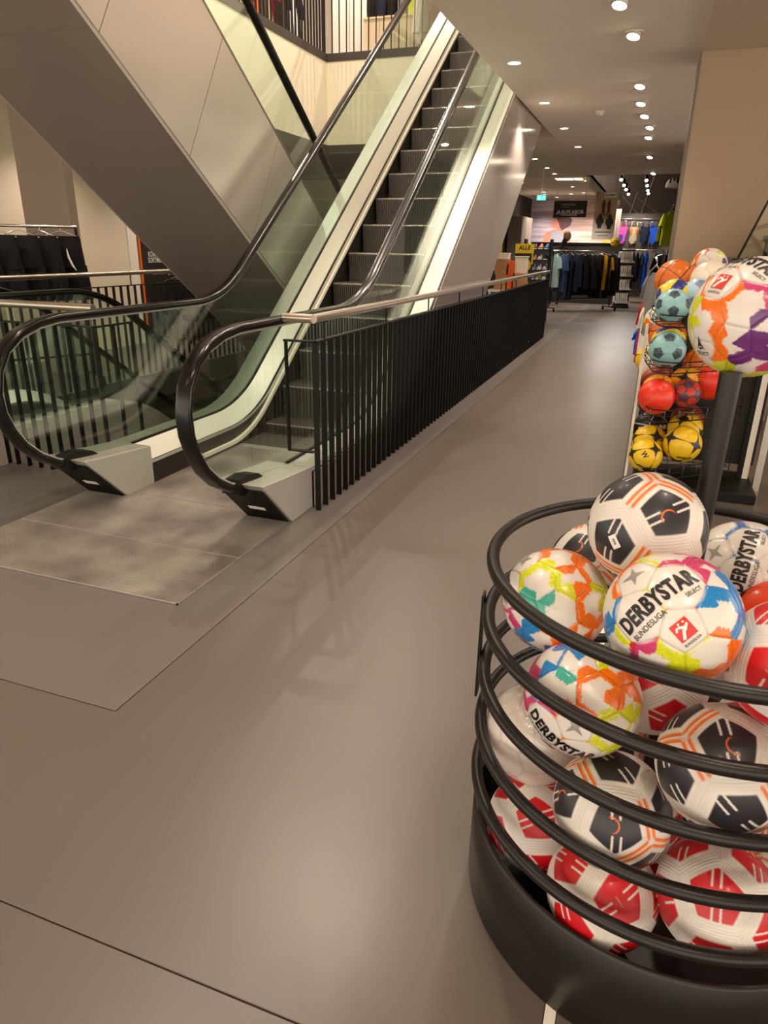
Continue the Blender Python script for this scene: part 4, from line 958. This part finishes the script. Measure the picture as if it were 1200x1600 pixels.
flat_text('LAUFLABOR', .145, M_inkw, sg, (-2.42, -.003, 2.42), (1, 0, 0), (0, 0, 1), .02, .85); MB().box(-2.70, -2.25, -.004, 0, 2.335, 2.355).obj('small_print', M_inkw, sg)
MB().box(-2.72, -2.30, -.004, 0, 2.60, 2.645).obj('faded_print', mat('ink_grey', (120, 114, 110), .5), sg); MB().box(-2.72, -2.46, -.004, 0, 2.545, 2.565).obj('faded_print', MATS['ink_grey'], sg)
MB().add([(-2.84, -.003, 2.36), (-2.80, -.003, 2.36), (-2.76, -.003, 2.46), (-2.79, -.003, 2.46)], [(0, 1, 2, 3)]).add([(-2.80, -.003, 2.42), (-2.74, -.003, 2.42), (-2.74, -.003, 2.44), (-2.80, -.003, 2.44)], [(0, 1, 2, 3)]).obj('runner_mark', M_inkw, sg)
for x in (-2.85, -2.07): MB().tube([(x, .015, 2.72), (x, .015, 2.98)], .004, 6).obj('cord', M_black, sg)
bn = thing('hanging_banner', 'tall hanging banner showing two runners and two wrist watches', 'banner', (0, 20, 0))
M_ban = mat('banner_print', (176, 150, 118), .6, noise=(3, .2)); M_banlow = mat('banner_low', (205, 198, 192), .6)
MB().box(-1.62, -1.08, 0, .02, 2.15, 2.80).obj('upper_print', M_ban, bn); MB().box(-1.62, -1.08, 0, .02, 1.68, 2.15).obj('lower_print', M_banlow, bn)
MB().box(-1.40, -1.12, -.004, 0, 2.68, 2.78).obj('name_box', M_white, bn); flat_text('GARMIN', .085, M_ink, bn, (-1.26, -.006, 2.73), (1, 0, 0), (0, 0, 1), .03, .8)
for x in (-1.40, -1.27):
    flatp([(x-.03, 2.38), (x-.05, 2.22), (x-.02, 2.22), (x, 2.35), (x+.03, 2.22), (x+.05, 2.24), (x+.03, 2.4), (x+.04, 2.55), (x+.01, 2.62), (x-.03, 2.6), (x-.05, 2.5)], C_brown, 'printed_runner', bn, -.001)
for x, z in ((-1.46, 2.12), (-1.22, 2.10)):
    flatp([(x+.10*math.cos(a), z+.10*math.sin(a)) for a in [k*PI/10 for k in range(20)]], M_dark, 'printed_watch', bn, -.003); flatp([(x-.06, z+.07), (x+.06, z+.07), (x+.04, z+.17), (x-.04, z+.17)], M_dark, 'printed_strap', bn, -.002); flatp([(x-.06, z-.07), (x+.06, z-.07), (x+.04, z-.17), (x-.04, z-.17)], M_dark, 'printed_strap', bn, -.002)
MB().box(-1.55, -1.15, -.004, 0, 1.85, 1.87).obj('small_print', M_ink, bn); MB().box(-1.48, -1.22, -.004, 0, 1.77, 1.785).obj('small_print', MATS['ink_grey'], bn)
for x in (-1.55, -1.15): MB().tube([(x, .01, 2.80), (x, .01, 4.15)], .004, 6).obj('cord', M_black, bn)
nb = thing('hanging_banner', 'narrow pale banner right of the watch banner', 'banner', (0, 20.6, 0)); MB().box(-1.16, -.98, 0, .02, 1.69, 2.46).obj('print', mat('banner_pink', (196, 172, 156), .6), nb); MB().box(-1.17, -.97, -.005, .025, 2.44, 2.47).obj('rod', M_black, nb); MB().tube([(-1.07, .01, 2.47), (-1.07, .01, 4.15)], .004, 6).obj('cord', M_black, nb)
ps = thing('price_sign', 'round yellow reduction sign hanging over the aisle rack', 'sign', (-.995, 19.6, 1.62)); 
o = MB().lathe([(.0005, -.006), (.115, -.006), (.115, .006), (.0005, .006)], 32).obj('disc', mat('sign_yellow', (232, 200, 30), .5), ps); o.rotation_euler = (PI/2, 0, 0); flat_text('-10%', .11, M_ink, ps, (0, -.008, 0), (1, 0, 0), (0, 0, 1), .02, .8); MB().tube([(0, 0, .11), (0, 0, 2.53)], .003, 6).obj('cord', M_black, ps)
# counter with person
ct = thing('counter', 'long dark counter below the runner mural', 'counter', (0, 21.2, 0)); bevel(MB().box(-3.3, -.98, 0, .5, 0, 1.56).obj('body', M_dark, ct), .01); MB().box(-3.32, -.96, -.02, .52, 1.56, 1.61).obj('top', M_black, ct)
def person():
    t = thing('person', 'person with brown hair in a dark jacket standing behind the aisle rack', 'person', (-2.45, 20.2, 0), 0)
    J_ = {'pelvis': (0, 0, .95), 'waist': (0, 0, 1.10), 'chest': (.03, -.03, 1.35), 'neck': (.10, -.06, 1.55), 'head': (.16, -.08, 1.66), 'crown': (.22, -.09, 1.80),
          'ls': (-.17, 0, 1.46), 'le': (-.24, -.05, 1.18), 'lh': (-.20, -.22, .98), 'rs': (.22, 0, 1.46), 're': (.28, -.08, 1.2), 'rh': (.24, -.28, 1.02),
          'lk': (-.10, -.02, .50), 'la': (-.10, .03, .08), 'lt': (-.10, -.14, .04), 'rk': (.10, -.02, .50), 'ra': (.10, .03, .08), 'rt': (.10, -.14, .04)}
    R_ = {'pelvis': .15, 'waist': .14, 'chest': .16, 'neck': .06, 'head': .085, 'crown': .06, 'ls': .075, 'le': .05, 'lh': .035, 'rs': .075, 're': .05, 'rh': .035, 'lk': .065, 'la': .045, 'lt': .035, 'rk': .065, 'ra': .045, 'rt': .035}
    E_ = [('pelvis', 'waist'), ('waist', 'chest'), ('chest', 'neck'), ('neck', 'head'), ('head', 'crown'), ('chest', 'ls'), ('ls', 'le'), ('le', 'lh'), ('chest', 'rs'), ('rs', 're'), ('re', 'rh'), ('pelvis', 'lk'), ('lk', 'la'), ('la', 'lt'), ('pelvis', 'rk'), ('rk', 'ra'), ('ra', 'rt')]
    ks = list(J_); me = bpy.data.meshes.new('body'); me.from_pydata([J_[k] for k in ks], [(ks.index(a), ks.index(b)) for a, b in E_], []); me.materials.append(C_black)
    o = link('body', me, t); md = o.modifiers.new('skin', 'SKIN')
    me.skin_vertices.new() if not me.skin_vertices else None
    for i, k in enumerate(ks): me.skin_vertices[0].data[i].radius = (R_[k], R_[k]*.85); me.skin_vertices[0].data[i].use_root = (k == 'pelvis')
    sb = o.modifiers.new('sub', 'SUBSURF'); sb.levels = 2; sb.render_levels = 2
    v, f = sphere(4); sc = np.array([.10, .115, .135]); q = v*sc*(1+.05*nz(v, 6, 3))[:, None]+np.array([.20, -.06, 1.76])
    MB().add(q.tolist(), [tuple(a) for a in f.tolist()], True).obj('hair', mat('hair_brown', (112, 84, 58), .7), t)
    return t
person()
# sock stand
ss = thing('sock_stand', 'black gridded stand hung with packs of white socks', 'display stand', (0, 20.2, 0))
MB().box(-.88, -.50, .02, .06, .05, 1.45).obj('back_panel', M_black, ss); MB().box(-.90, -.48, -.30, .06, 0, .05).obj('foot', M_black, ss)
sock_me = MB(); sock_me.tube([(0, 0, 0), (0, 0, -.10), (.005, 0, -.17), (.03, 0, -.215), (.075, 0, -.225)], .02, 8, rr=[.022, .022, .021, .024, .016]); sock_me = sock_me.mesh('sock_pack', C_white)
for r_ in range(4):
    bar = MB().tube([(-.87, -.12, 1.40-.34*r_), (-.50, -.12, 1.40-.34*r_)], .006, 6).obj('hook_bar', M_chrome, ss)
    for c_ in range(7):
        s_ = link('sock_pack', sock_me, None, (-.86+.052*c_, 20.2-.13+.02*(c_ % 2), 1.385-.34*r_)); s_.scale = (1, 1, 1.1)
        tag(s_, f'white sock pack, {ordn[c_]} from the left in the {["top", "second", "third", "bottom"][r_]} row of the sock stand', 'socks', 'sock packs on the stand')
# swimsuits on the far wall
sw = thing('wall_rail', 'steel hanging rail on the far wall over the dark garments', 'rail', (0, 24.4, 0)); MB().tube([(-1.25, 0, 2.34), (.25, 0, 2.34)], .014, 8).obj('bar', M_chrome, sw); MB().box(-1.3, .4, .10, .14, .9, 2.5).obj('back_panel', mat('wall_board', (112, 102, 94), .7), sw)
for lab, x, m_, k in (('pink and purple swimsuit at the left of the far wall rail', -1.05, C_pink, 'swim'), ('black swimsuit with orange straps on the far wall rail', -.72, C_tan, 'swim'), ('navy swimsuit on the far wall rail', -.40, C_navy, 'swim'), ('blue swimsuit at the right of the far wall rail', -.12, C_blue, 'swim')):
    t = garment(lab, (x, 24.33, 2.24), 0, k, .36, .62, m_, th=.05, group='swimsuits on the far wall rail')
    if m_ is C_pink: MB().lathe([(.10, -.62), (.135, -.5), (.13, -.40), (.12, -.36)], 20).obj('purple_lower_half', C_purple, t).scale = (1.02, .45, 1)
    if m_ is C_tan: MB().box(-.10, -.05, -.06, -.04, -.35, -.2).box(.05, .10, -.06, -.04, -.35, -.2).obj('orange_flashes', C_org, t)
# rows of dark garments below and along the right wall
rack_frame('low rack of dark garments in front of the far wall', (-.35, 22.6, 0), 0, 1.1, 1.45)
for i in range(9):
    garment(f'garment, {ordn[i]} from the left on the low far rack', (-.85+.125*i, 22.6, 1.365), PI/2+random.uniform(-.2, .2), ['jacket', 'shirt', 'pants'][i % 3], .42, [.8, .75, .95][i % 3], [C_navy, C_black, C_den, C_black, C_navy, C_blue, C_grey, C_black, C_navy][i], th=.05, seed=i, group='garments on the low far rack')
wr = thing('wall_rail', 'tiered hanging rail along the dark right wall of the far shop', 'rail', (0, 0, 0))
for z in (2.35, 1.42): MB().tube([(.22, 17.2, z), (.22, 20.7, z)], .012, 8).obj('bar', M_chrome, wr)
for y in (17.3, 18.9, 20.5): MB().box(.21, .45, y-.01, y+.01, 1.40, 1.43).box(.21, .45, y-.01, y+.01, 2.33, 2.36).obj('bracket', M_black, wr)
for i, (m_, k) in enumerate([(C_lime, 'shirt'), (C_black, 'shirt'), (C_lime, 'jacket'), (C_white, 'shirt'), (C_lime, 'shirt'), (C_navy, 'jacket'), (C_black, 'jacket')]):
    garment(f'cycling top, {ordn[i]} from the front on the upper right rail', (.22, 18.2+.34*i, 2.26), random.uniform(.3, 1.0), k, .40, .72, m_, th=.06, seed=i, group='jackets on the upper right rail')
for i in range(10):
    garment(f'dark trousers, {ordn[i]} from the front on the lower right rail', (.22, 17.4+.31*i, 1.335), random.uniform(-.2, .4), 'pants' if i % 4 else 'shirt', .44, 1.05 if i % 4 else .7, [C_navy, C_black, C_navy, C_black, C_den][i % 5] if i != 4 else C_lime, th=.06, seed=i, group='trousers on the lower right rail')
he = thing('cycling_helmet', 'white and black cycling helmet fixed high beside the beige pier', 'helmet', (.13, 14.2, 2.50))
v, f = sphere(4); sel = [tuple(a) for a in f.tolist() if v[list(a)][:, 2].mean() > -.25]; MB().add((v*np.array([.13, .17, .13])).tolist(), sel, True).obj('shell', C_white, he)
for k in (-.06, 0, .06): MB().tube([(k, -.15+.3*j/10, .132*math.sqrt(max(0, 1-(k/.13)**2-((-.15+.3*j/10)/.175)**2))+.006) for j in range(11)], .014, 6).obj('vent', M_black, he)
MB().box(.06, .34, -.02, .02, -.02, .02).obj('wall_arm', M_black, he)
# exit sign
ex = thing('exit_sign', 'green emergency exit sign with running figure and arrow under the far ceiling', 'exit sign', (-2.25, 15, 2.375)); M_ex = emit_mat('exit_green', (40, 190, 180), 1.2)
MB().box(-.085, .085, 0, .03, -.045, .045).obj('case', M_ex, ex); MB().tube([(0, .015, .045), (0, .015, .62)], .005, 6).obj('rod', M_white, ex)
flatp([(-.06, -.03), (-.045, -.03), (-.03, -.005), (-.015, -.03), (0, -.03), (-.02, .01), (-.03, .03), (-.045, .03), (-.055, .01)], M_inkw, 'running_figure', ex, -.001); flatp([(.02, -.008), (.045, -.008), (.045, -.022), (.072, 0), (.045, .022), (.045, .008), (.02, .008)], M_inkw, 'arrow', ex, -.001)
# shoe corner behind the railing end
yb = mat('sign_black', (52, 44, 42), .5); yy = MATS['sign_yellow']; brown = mat('cardboard', (176, 128, 84), .8, noise=(8, .06)); orang = mat('box_orange', (226, 92, 30), .6); whit = mat('box_white', (232, 222, 205), .6)
for lab, x, y, txt, pc in (('black and yellow sale sign above the shoe boxes', -2.20, 13.25, 'ALLE', (-2.16, 1.285)), ('black and yellow sale sign at the left beside the escalator panel', -2.72, 13.0, None, (-2.66, 1.12))):
    t = thing('sale_sign', lab, 'sign', (x, y, 0)); bevel(MB().box(-.16, .16, 0, .03, .45, 1.50).obj('board', yb, t), .004)
    MB().box(-.165, .165, -.004, 0, 1.36, 1.52).obj('yellow_header', yy, t); txt and flat_text(txt, .10, M_ink, t, (0, -.006, 1.45), (1, 0, 0), (0, 0, 1), .03, .9)
    flatp([(.07*math.cos(a)*1.3+.04, 1.16+.10*math.sin(a)) for a in [k*PI/12 for k in range(24)]], yy, 'yellow_disc', t, -.001); flat_text('%', .12, M_ink, t, (.04, -.006, 1.16), (1, 0, 0), (0, 0, 1), .03, .9)
    MB().box(.135, .16, -.004, 0, 1.18, 1.36).obj('yellow_edge', yy, t); MB().box(-.18, .18, -.14, .16, 0, .03).obj('foot', M_black, t); MB().box(-.03, .03, .005, .025, .03, .46).obj('stem', M_black, t)
tb = thing('display_table', 'low white display table with shoe boxes behind the railing end', 'table', (-2.32, 12.85, 0)); MB().box(-.36, .36, -.26, .26, .72, .76).obj('table_top', M_white, tb)
for x in (-.33, .33):
    for y in (-.23, .23): MB().box(x-.02, x+.02, y-.02, y+.02, 0, .72).obj('leg', M_white, tb)
def carton(lab, x, y, z, a, b, c, m_, lid=None):
    t = thing('shoe_box', lab, 'box', (x, y, z), random.uniform(-.1, .1), 'boxes on the display table'); bevel(MB().box(-a/2, a/2, -b/2, b/2, 0, c*.78).obj('carton', m_, t), .003); bevel(MB().box(-a/2-.004, a/2+.004, -b/2-.004, b/2+.004, c*.74, c).obj('lid', lid or m_, t), .003)
for k in range(4): carton(f'brown cardboard shoe box, {["bottom", "second", "third", "topmost"][k]} of the left stack', -2.48, 12.8, .76+.125*k, .20, .32, .122, brown)
carton('white box on top of the brown shoe boxes', -2.48, 12.8, 1.262, .20, .30, .10, whit)
for k in range(2): carton(f'tall orange box, {["lower", "upper"][k]} of the pair between the stacks', -2.31, 12.78, .76+.24*k, .085, .30, .235, orang)
carton('brown box with dark print at the front of the right stack', -2.14, 12.75, .76, .19, .30, .14, brown); carton('second brown box of the right stack', -2.14, 12.75, .90, .19, .30, .14, brown)
lsh = thing('white_display_block', 'white display block standing on the right box stack', 'display block', (-2.16, 12.8, 1.04)); bevel(MB().box(-.10, .10, -.10, .10, 0, .26).obj('block', whit, lsh), .006); MB().box(-.11, .11, -.11, .11, .26, .275).obj('cap', M_white, lsh)
sh = thing('shoe_shelf', 'black shoe shelf unit behind the sale signs', 'shelf', (-2.25, 15.2, 0))
for x in (-.26, .26): MB().box(x-.015, x+.015, -.14, .14, 0, 1.62).obj('side', M_black, sh)
for z in (.12, .50, .84, 1.03, 1.22, 1.42): MB().box(-.26, .26, -.14, .14, z-.01, z+.01).obj('shelf', M_black, sh)
def shoe_mesh(m):
    mb = MB(); vs = []; n = 10
    prof = [(-.13, .03, .07), (-.10, .036, .095), (-.04, .036, .085), (.02, .036, .065), (.08, .042, .045), (.12, .034, .038), (.14, .012, .028)]
    for y, w_, h_ in prof: vs += [(w_*math.cos(PI*k/(n-1)), -y, .018+h_*math.sin(PI*k/(n-1))) for k in range(n)]
    mb.add(vs, [(i*n+k, i*n+k+1, (i+1)*n+k+1, (i+1)*n+k) for i in range(len(prof)-1) for k in range(n-1)], True); return mb.mesh('upper', m)
sole = MB().prism([(-.03, .13), (-.038, .05), (-.036, -.02), (-.044, -.08), (-.034, -.13), (0, -.148), (.034, -.13), (.044, -.08), (.036, -.02), (.038, .05), (.03, .13)], 'z', 0, .022).mesh('sole', M_white)
sm_ = [mat('shoe_'+n_, c_, .6) for n_, c_ in (('coral', (226, 120, 100)), ('white', (230, 228, 226)), ('blue', (70, 110, 200)), ('black', (40, 38, 40)), ('yellow', (220, 200, 60)))]
sme = [shoe_mesh(m_) for m_ in sm_]
for r_, z in enumerate((1.43, 1.23, 1.04, .85)):
    for c_ in range(4):
        i = (r_*3+c_*2+1) % 5
        if r_ == 1: i = [0, 0, 1, 3][c_]
        if r_ == 2: i = [2, 2, 1, 1][c_]
        t = thing('shoe', f'{["coral", "white", "blue", "black", "yellow"][i]} running shoe, {ordn[c_]} from the left on the {["top", "second", "third", "fourth"][r_]} tier of the shoe shelf', 'shoe', (-2.25-.18+.12*c_, 15.16, z), .0, 'running shoes on the shoe shelf'); link('upper', sme[i], t); link('sole', sole, t)
bx_ = thing('storage_locker', 'grey metal lockers along the dark wall of the far shop', 'locker', (-3.9, 21.5, 0)); 
for k in range(3): MB().box(-.2, .2, .62*k, .62*k+.58, 0, 2.3).obj('locker_door', mat('locker_grey', (130, 122, 114), .5), bx_)

# ------------------------------------------------------------------ right: tilted panel and bench behind the rack
tp2 = thing('acrylic_panel', 'leaning clear acrylic panel on the shelf before the beige pier', 'panel', (.62, 6.45, 1.40))
pan = MB().box(0, .50, -.004, .004, 0, .62).obj('sheet', M_acryl, tp2); pan.rotation_euler = (math.radians(-12), math.radians(14), math.radians(-50))
ed = MB().box(-.006, .004, -.008, .008, 0, .62).obj('black_edge', M_black, tp2); ed.rotation_euler = pan.rotation_euler
sh2 = thing('wall_shelf', 'dark shelf with black display trestle at the right edge before the pier', 'shelf', (0, 0, 0))
bevel(MB().box(.42, 1.6, 6.35, 6.95, 1.36, 1.40).obj('board', mat('shelf_brown', (92, 78, 68), .5), sh2), .004); MB().box(.58, 1.6, 6.32, 6.36, 1.33, 1.395).obj('front_edge', M_black, sh2)
for x in (.6, 1.5): MB().box(x-.02, x+.02, 6.4, 6.9, 0, 1.36).obj('side', M_dark, sh2)
tr = thing('display_trestle', 'small stepped black display stand on the shelf at the right edge', 'display stand', (.80, 6.62, 1.40))
MB().box(0, .5, -.1, .1, .13, .17).obj('lower_step', mat('trestle_brown', (74, 62, 54), .5), tr); MB().box(.05, .5, -.05, .15, .22, .25).obj('upper_step', MATS['trestle_brown'], tr)
for x in (.02, .2, .42): MB().box(x, x+.12, -.08, .08, 0, .13).obj('block', M_black, tr)
for x in (.07, .2): MB().box(x, x+.02, 0, .02, .17, .22).obj('post', M_black, tr)
# shirts hanging behind the rack on the aisle side
for lab, P, m_, h_ in (('grey shirt hanging at the aisle side behind the top of the ball rack', (.02, 5.5, 1.30), C_grey, .42), ('red shirt hanging at the aisle side behind the ball rack', (.015, 5.75, 1.12), C_red, .5), ('white shirt hanging at the aisle side behind the ball rack', (.03, 5.45, 1.10), C_white, .45), ('small blue garment behind the red shirt', (.0, 5.9, .86), C_blue, .2)):
    garment(lab, P, PI/2+.3, 'shirt', .30, h_, m_, th=.03, group='shirts behind the ball rack')
sr = thing('shirt_stand', 'slim stand holding the shirts behind the ball rack', 'stand', (.06, 5.65, 0)); MB().tube([(0, 0, .02), (0, 0, 1.42)], .012, 8).obj('post', M_black, sr); MB().tube([(-.05, -.3, 1.40), (-.05, .3, 1.40)], .008, 8).obj('arm', M_chrome, sr); MB().box(-.02, .2, -.2, .2, 0, .02).obj('foot', M_black, sr)

# ------------------------------------------------------------------ left clothing area
colm = struct(MB().box(-6.55, -5.92, 6.36, 6.48, 0, CEIL).obj('wall_column', mat('column_taupe', (150, 134, 120), .7))); colm['label'] = 'flat taupe column behind the left railing'
wp = struct(MB().box(-7.32, -7.2, 6.6, 8.79, 0, CEIL).obj('wall_panel', M_wall)); wp['label'] = 'white wall panel behind the column'
MB().box(-7.22, -7.19, 8.80, 8.985, 0, CEIL).obj('frame_strip', M_white, wp)
bp = thing('shop_poster', 'black poster with orange edge and small white lettering behind the far railing', 'poster', (-7.16, 9.0, 0))
MB().box(-.02, 0, .02, 2.2, .2, 2.4).obj('board', M_dark, bp); MB().box(-.02, .004, 0, .022, .2, 2.4).obj('orange_edge', C_org, bp)
for i, s in enumerate(('DAS', 'KOMPLETTE', 'SORTIMENT?')): flat_text(s, .105, M_inkw, bp, (.004, .38, 1.36-.085*i), (0, 1, 0), (0, 0, 1), .01, .7)
flat_text('SOFORT!', .10, M_inkw, bp, (.004, .40, 1.02), (0, 1, 0), (0, 0, 1), .01, .75)
yw2 = struct(MB().box(-9.6, -9.5, 12, 26, 0, UP).box(-9.6, -4.2, 19.0, 19.1, 0, UP).obj('wall_far_side', mat('wall_taupe', (150, 136, 120), .8))); yw2['label'] = 'taupe wall far behind the escalators'
yw = struct(MB().box(-9.6, -9.5, 3.0, 12, 0, CEIL).obj('wall_cream', mat('wall_yellow', (236, 220, 176), .8))); yw['label'] = 'cream wall behind the clothing at the left'
lr = thing('wall_rail', 'steel rail with hanging garments on the cream wall at far left', 'rail', (0, 0, 0)); MB().tube([(-8.0, 6.4, 2.27), (-8.0, 8.3, 2.27)], .014, 8).obj('bar', M_steel, lr); MB().tube([(-8.0, 6.4, 2.14), (-8.0, 8.3, 2.14)], .008, 8).obj('lower_bar', M_black, lr)
for y in (6.6, 7.62, 8.2): MB().box(-9.5, -7.98, y-.015, y+.015, 2.25, 2.29).box(-8.015, -7.985, y-.02, y+.02, 2.05, 2.27).obj('arm', M_black, lr)
for i, (m_, k) in enumerate([(C_black, 'jacket'), (C_blue, 'shirt'), (C_black, 'jacket'), (C_black, 'jacket'), (C_black, 'jacket'), (C_black, 'jacket'), (C_black, 'jacket')]):
    garment(f'{"blue shirt" if m_ is C_blue else "black jacket"}, {ordn[i]} from the left on the far left rail', (-8.0, 6.75+.17*i, 2.05), PI/2+.5+random.uniform(-.2, .2), k, .36, .42, m_, th=.05, seed=i, group='garments on the far left rail')
st = thing('folded_stack_shelf', 'dark shelf with bright folded clothes below the far left rail', 'shelf', (-7.8, 7.3, 0)); MB().box(-.2, .2, -.9, .55, 1.50, 1.53).obj('board', M_black, st); MB().box(-.2, .2, -.9, .55, 1.30, 1.33).obj('board', M_black, st)
for y in (-.88, .5): MB().box(-.2, .2, y, y+.03, 0, 1.53).obj('side', M_black, st)
for i, m_ in enumerate([C_sky, C_red, C_grey, C_red, C_yel, C_sky, C_sky, C_red, C_grey, C_pink]):
    t = MB(); vv_, ff_ = sphere(3); q = np.sign(vv_)*abs(vv_)**.55*np.array([.12, .08, .055]); t.add(q.tolist(), [tuple(a) for a in ff_.tolist()], True)
    o = t.obj('folded_shirt', m_, None, (-7.72, 6.95+.19*(i % 5), (1.587 if i < 5 else 1.387)))
    tag(o, f'folded {m_.name[6:]} shirt, {ordn[i % 5]} from the left on the {"upper" if i < 5 else "lower"} board of the left shelf', 'folded shirt', 'folded shirts on the left shelf')
rack_frame('black rack holding dark shorts behind the left railing', (-6.0, 5.45, 0), math.radians(60), 1.5, 1.58)
for i in range(7):
    s = -.6+.2*i; p = Vector((-6.0, 5.45, 0))+Vector((math.cos(PI/3), math.sin(PI/3), 0))*s
    g = garment(f'black shorts, {ordn[i]} from the left on the rack behind the left railing', (p.x, p.y, 1.495), math.radians(25+random.uniform(-15, 15)), 'shorts', .44, .62, C_black, th=.06, seed=i, group='black shorts behind the left railing')
    if i == 6:
        MB().tube([(.05, -.075, -.12), (.06, -.085, -.2), (.09, -.09, -.28), (.12, -.085, -.33)], .010, 8, rr=[.004, .011, .010, .003]).obj('white_tick', C_white, g)
# goods below the poster
rack_frame('low rack of shorts beneath the black poster', (-6.75, 9.9, 0), PI/2, 1.6, 1.0)
for i in range(7):
    garment(f'garment, {ordn[i]} from the left on the low rack beneath the black poster', (-6.75, 9.25+.2*i, .915), .2, 'shorts', .4, .5, [C_black, C_black, C_navy, C_black, C_red, C_black, C_white][i], th=.05, seed=i, group='garments beneath the black poster')

# ------------------------------------------------------------------ upper storey goods
cb1 = thing('white_cabinet', 'white cabinet of the upper storey behind the bars at the slab corner', 'cabinet', (-5.75, 13.6, UP)); 
for i in range(2): bevel(MB().box(-.30+.33*i, .02+.33*i, 0, .4, 0, 1.6).obj('door', M_white, cb1), .003)
cb2 = thing('counter', 'pale wooden counter of the upper storey with sports bags above it', 'counter', (-4.9, 13.5, UP))
for i in range(4): bevel(MB().box(-.5+.29*i, -.215+.29*i, 0, .5, 0, .92).obj('front_board', mat('pale_wood', (226, 206, 172), .6), cb2), .003)
MB().box(-.52, .68, -.02, .52, .92, .95).obj('top', MATS['pale_wood'], cb2)
for i, (m_, h_) in enumerate([(C_black, .45), (C_navy, .5), (C_black, .42), (C_grey, .5), (C_lime, .55), (C_white, .4)]):
    v, f = sphere(4); q = np.sign(v)*abs(v)**.6*np.array([.085, .10, h_/2])*(1+.04*nz(v, 5, i))[:, None]
    t = thing('sports_bag', f'upright sports bag, {ordn[i]} from the left on the upper storey counter', 'bag', (-5.32+.19*i, 13.7, UP+.95), 0, 'bags on the upper storey counter'); MB().add((q+np.array([0, 0, h_/2])).tolist(), [tuple(a) for a in f.tolist()], True).obj('body', m_, t); MB().tube([(-.03, -.02, h_-.02), (0, -.03, h_+.05), (.03, -.02, h_-.02)], .008, 6).obj('handle', M_black, t)
rack_frame('rack of garments on the upper storey behind the left bars', (-6.9, 12.2, UP), PI/2, 3.0, 1.5)
for i in range(12): garment(f'garment, {ordn[i]} from the front on the upper storey rack', (-6.9, 10.8+.24*i, UP+1.415), .3+random.uniform(-.3, .3), ['jacket', 'shirt'][i % 2], .5, .9, [C_black, C_brown, C_white, C_navy, C_org, C_black, C_tan, C_red, C_brown, C_black, C_white, C_black][i], th=.06, seed=i, group='garments on the upper storey rack')
rack_frame('rack of coats on the upper storey above the escalator top', (-3.75, 13.4, UP), 0, 1.1, 1.6)
for i in range(6): garment(f'coat, {ordn[i]} from the left on the rack above the escalator top', (-4.15+.16*i, 13.4, UP+1.515), PI/2-.4+random.uniform(-.3, .3), 'jacket', .5, 1.1, [C_white, C_grey, C_black, C_tan, C_black, C_brown][i], th=.06, seed=i, group='coats above the escalator top')
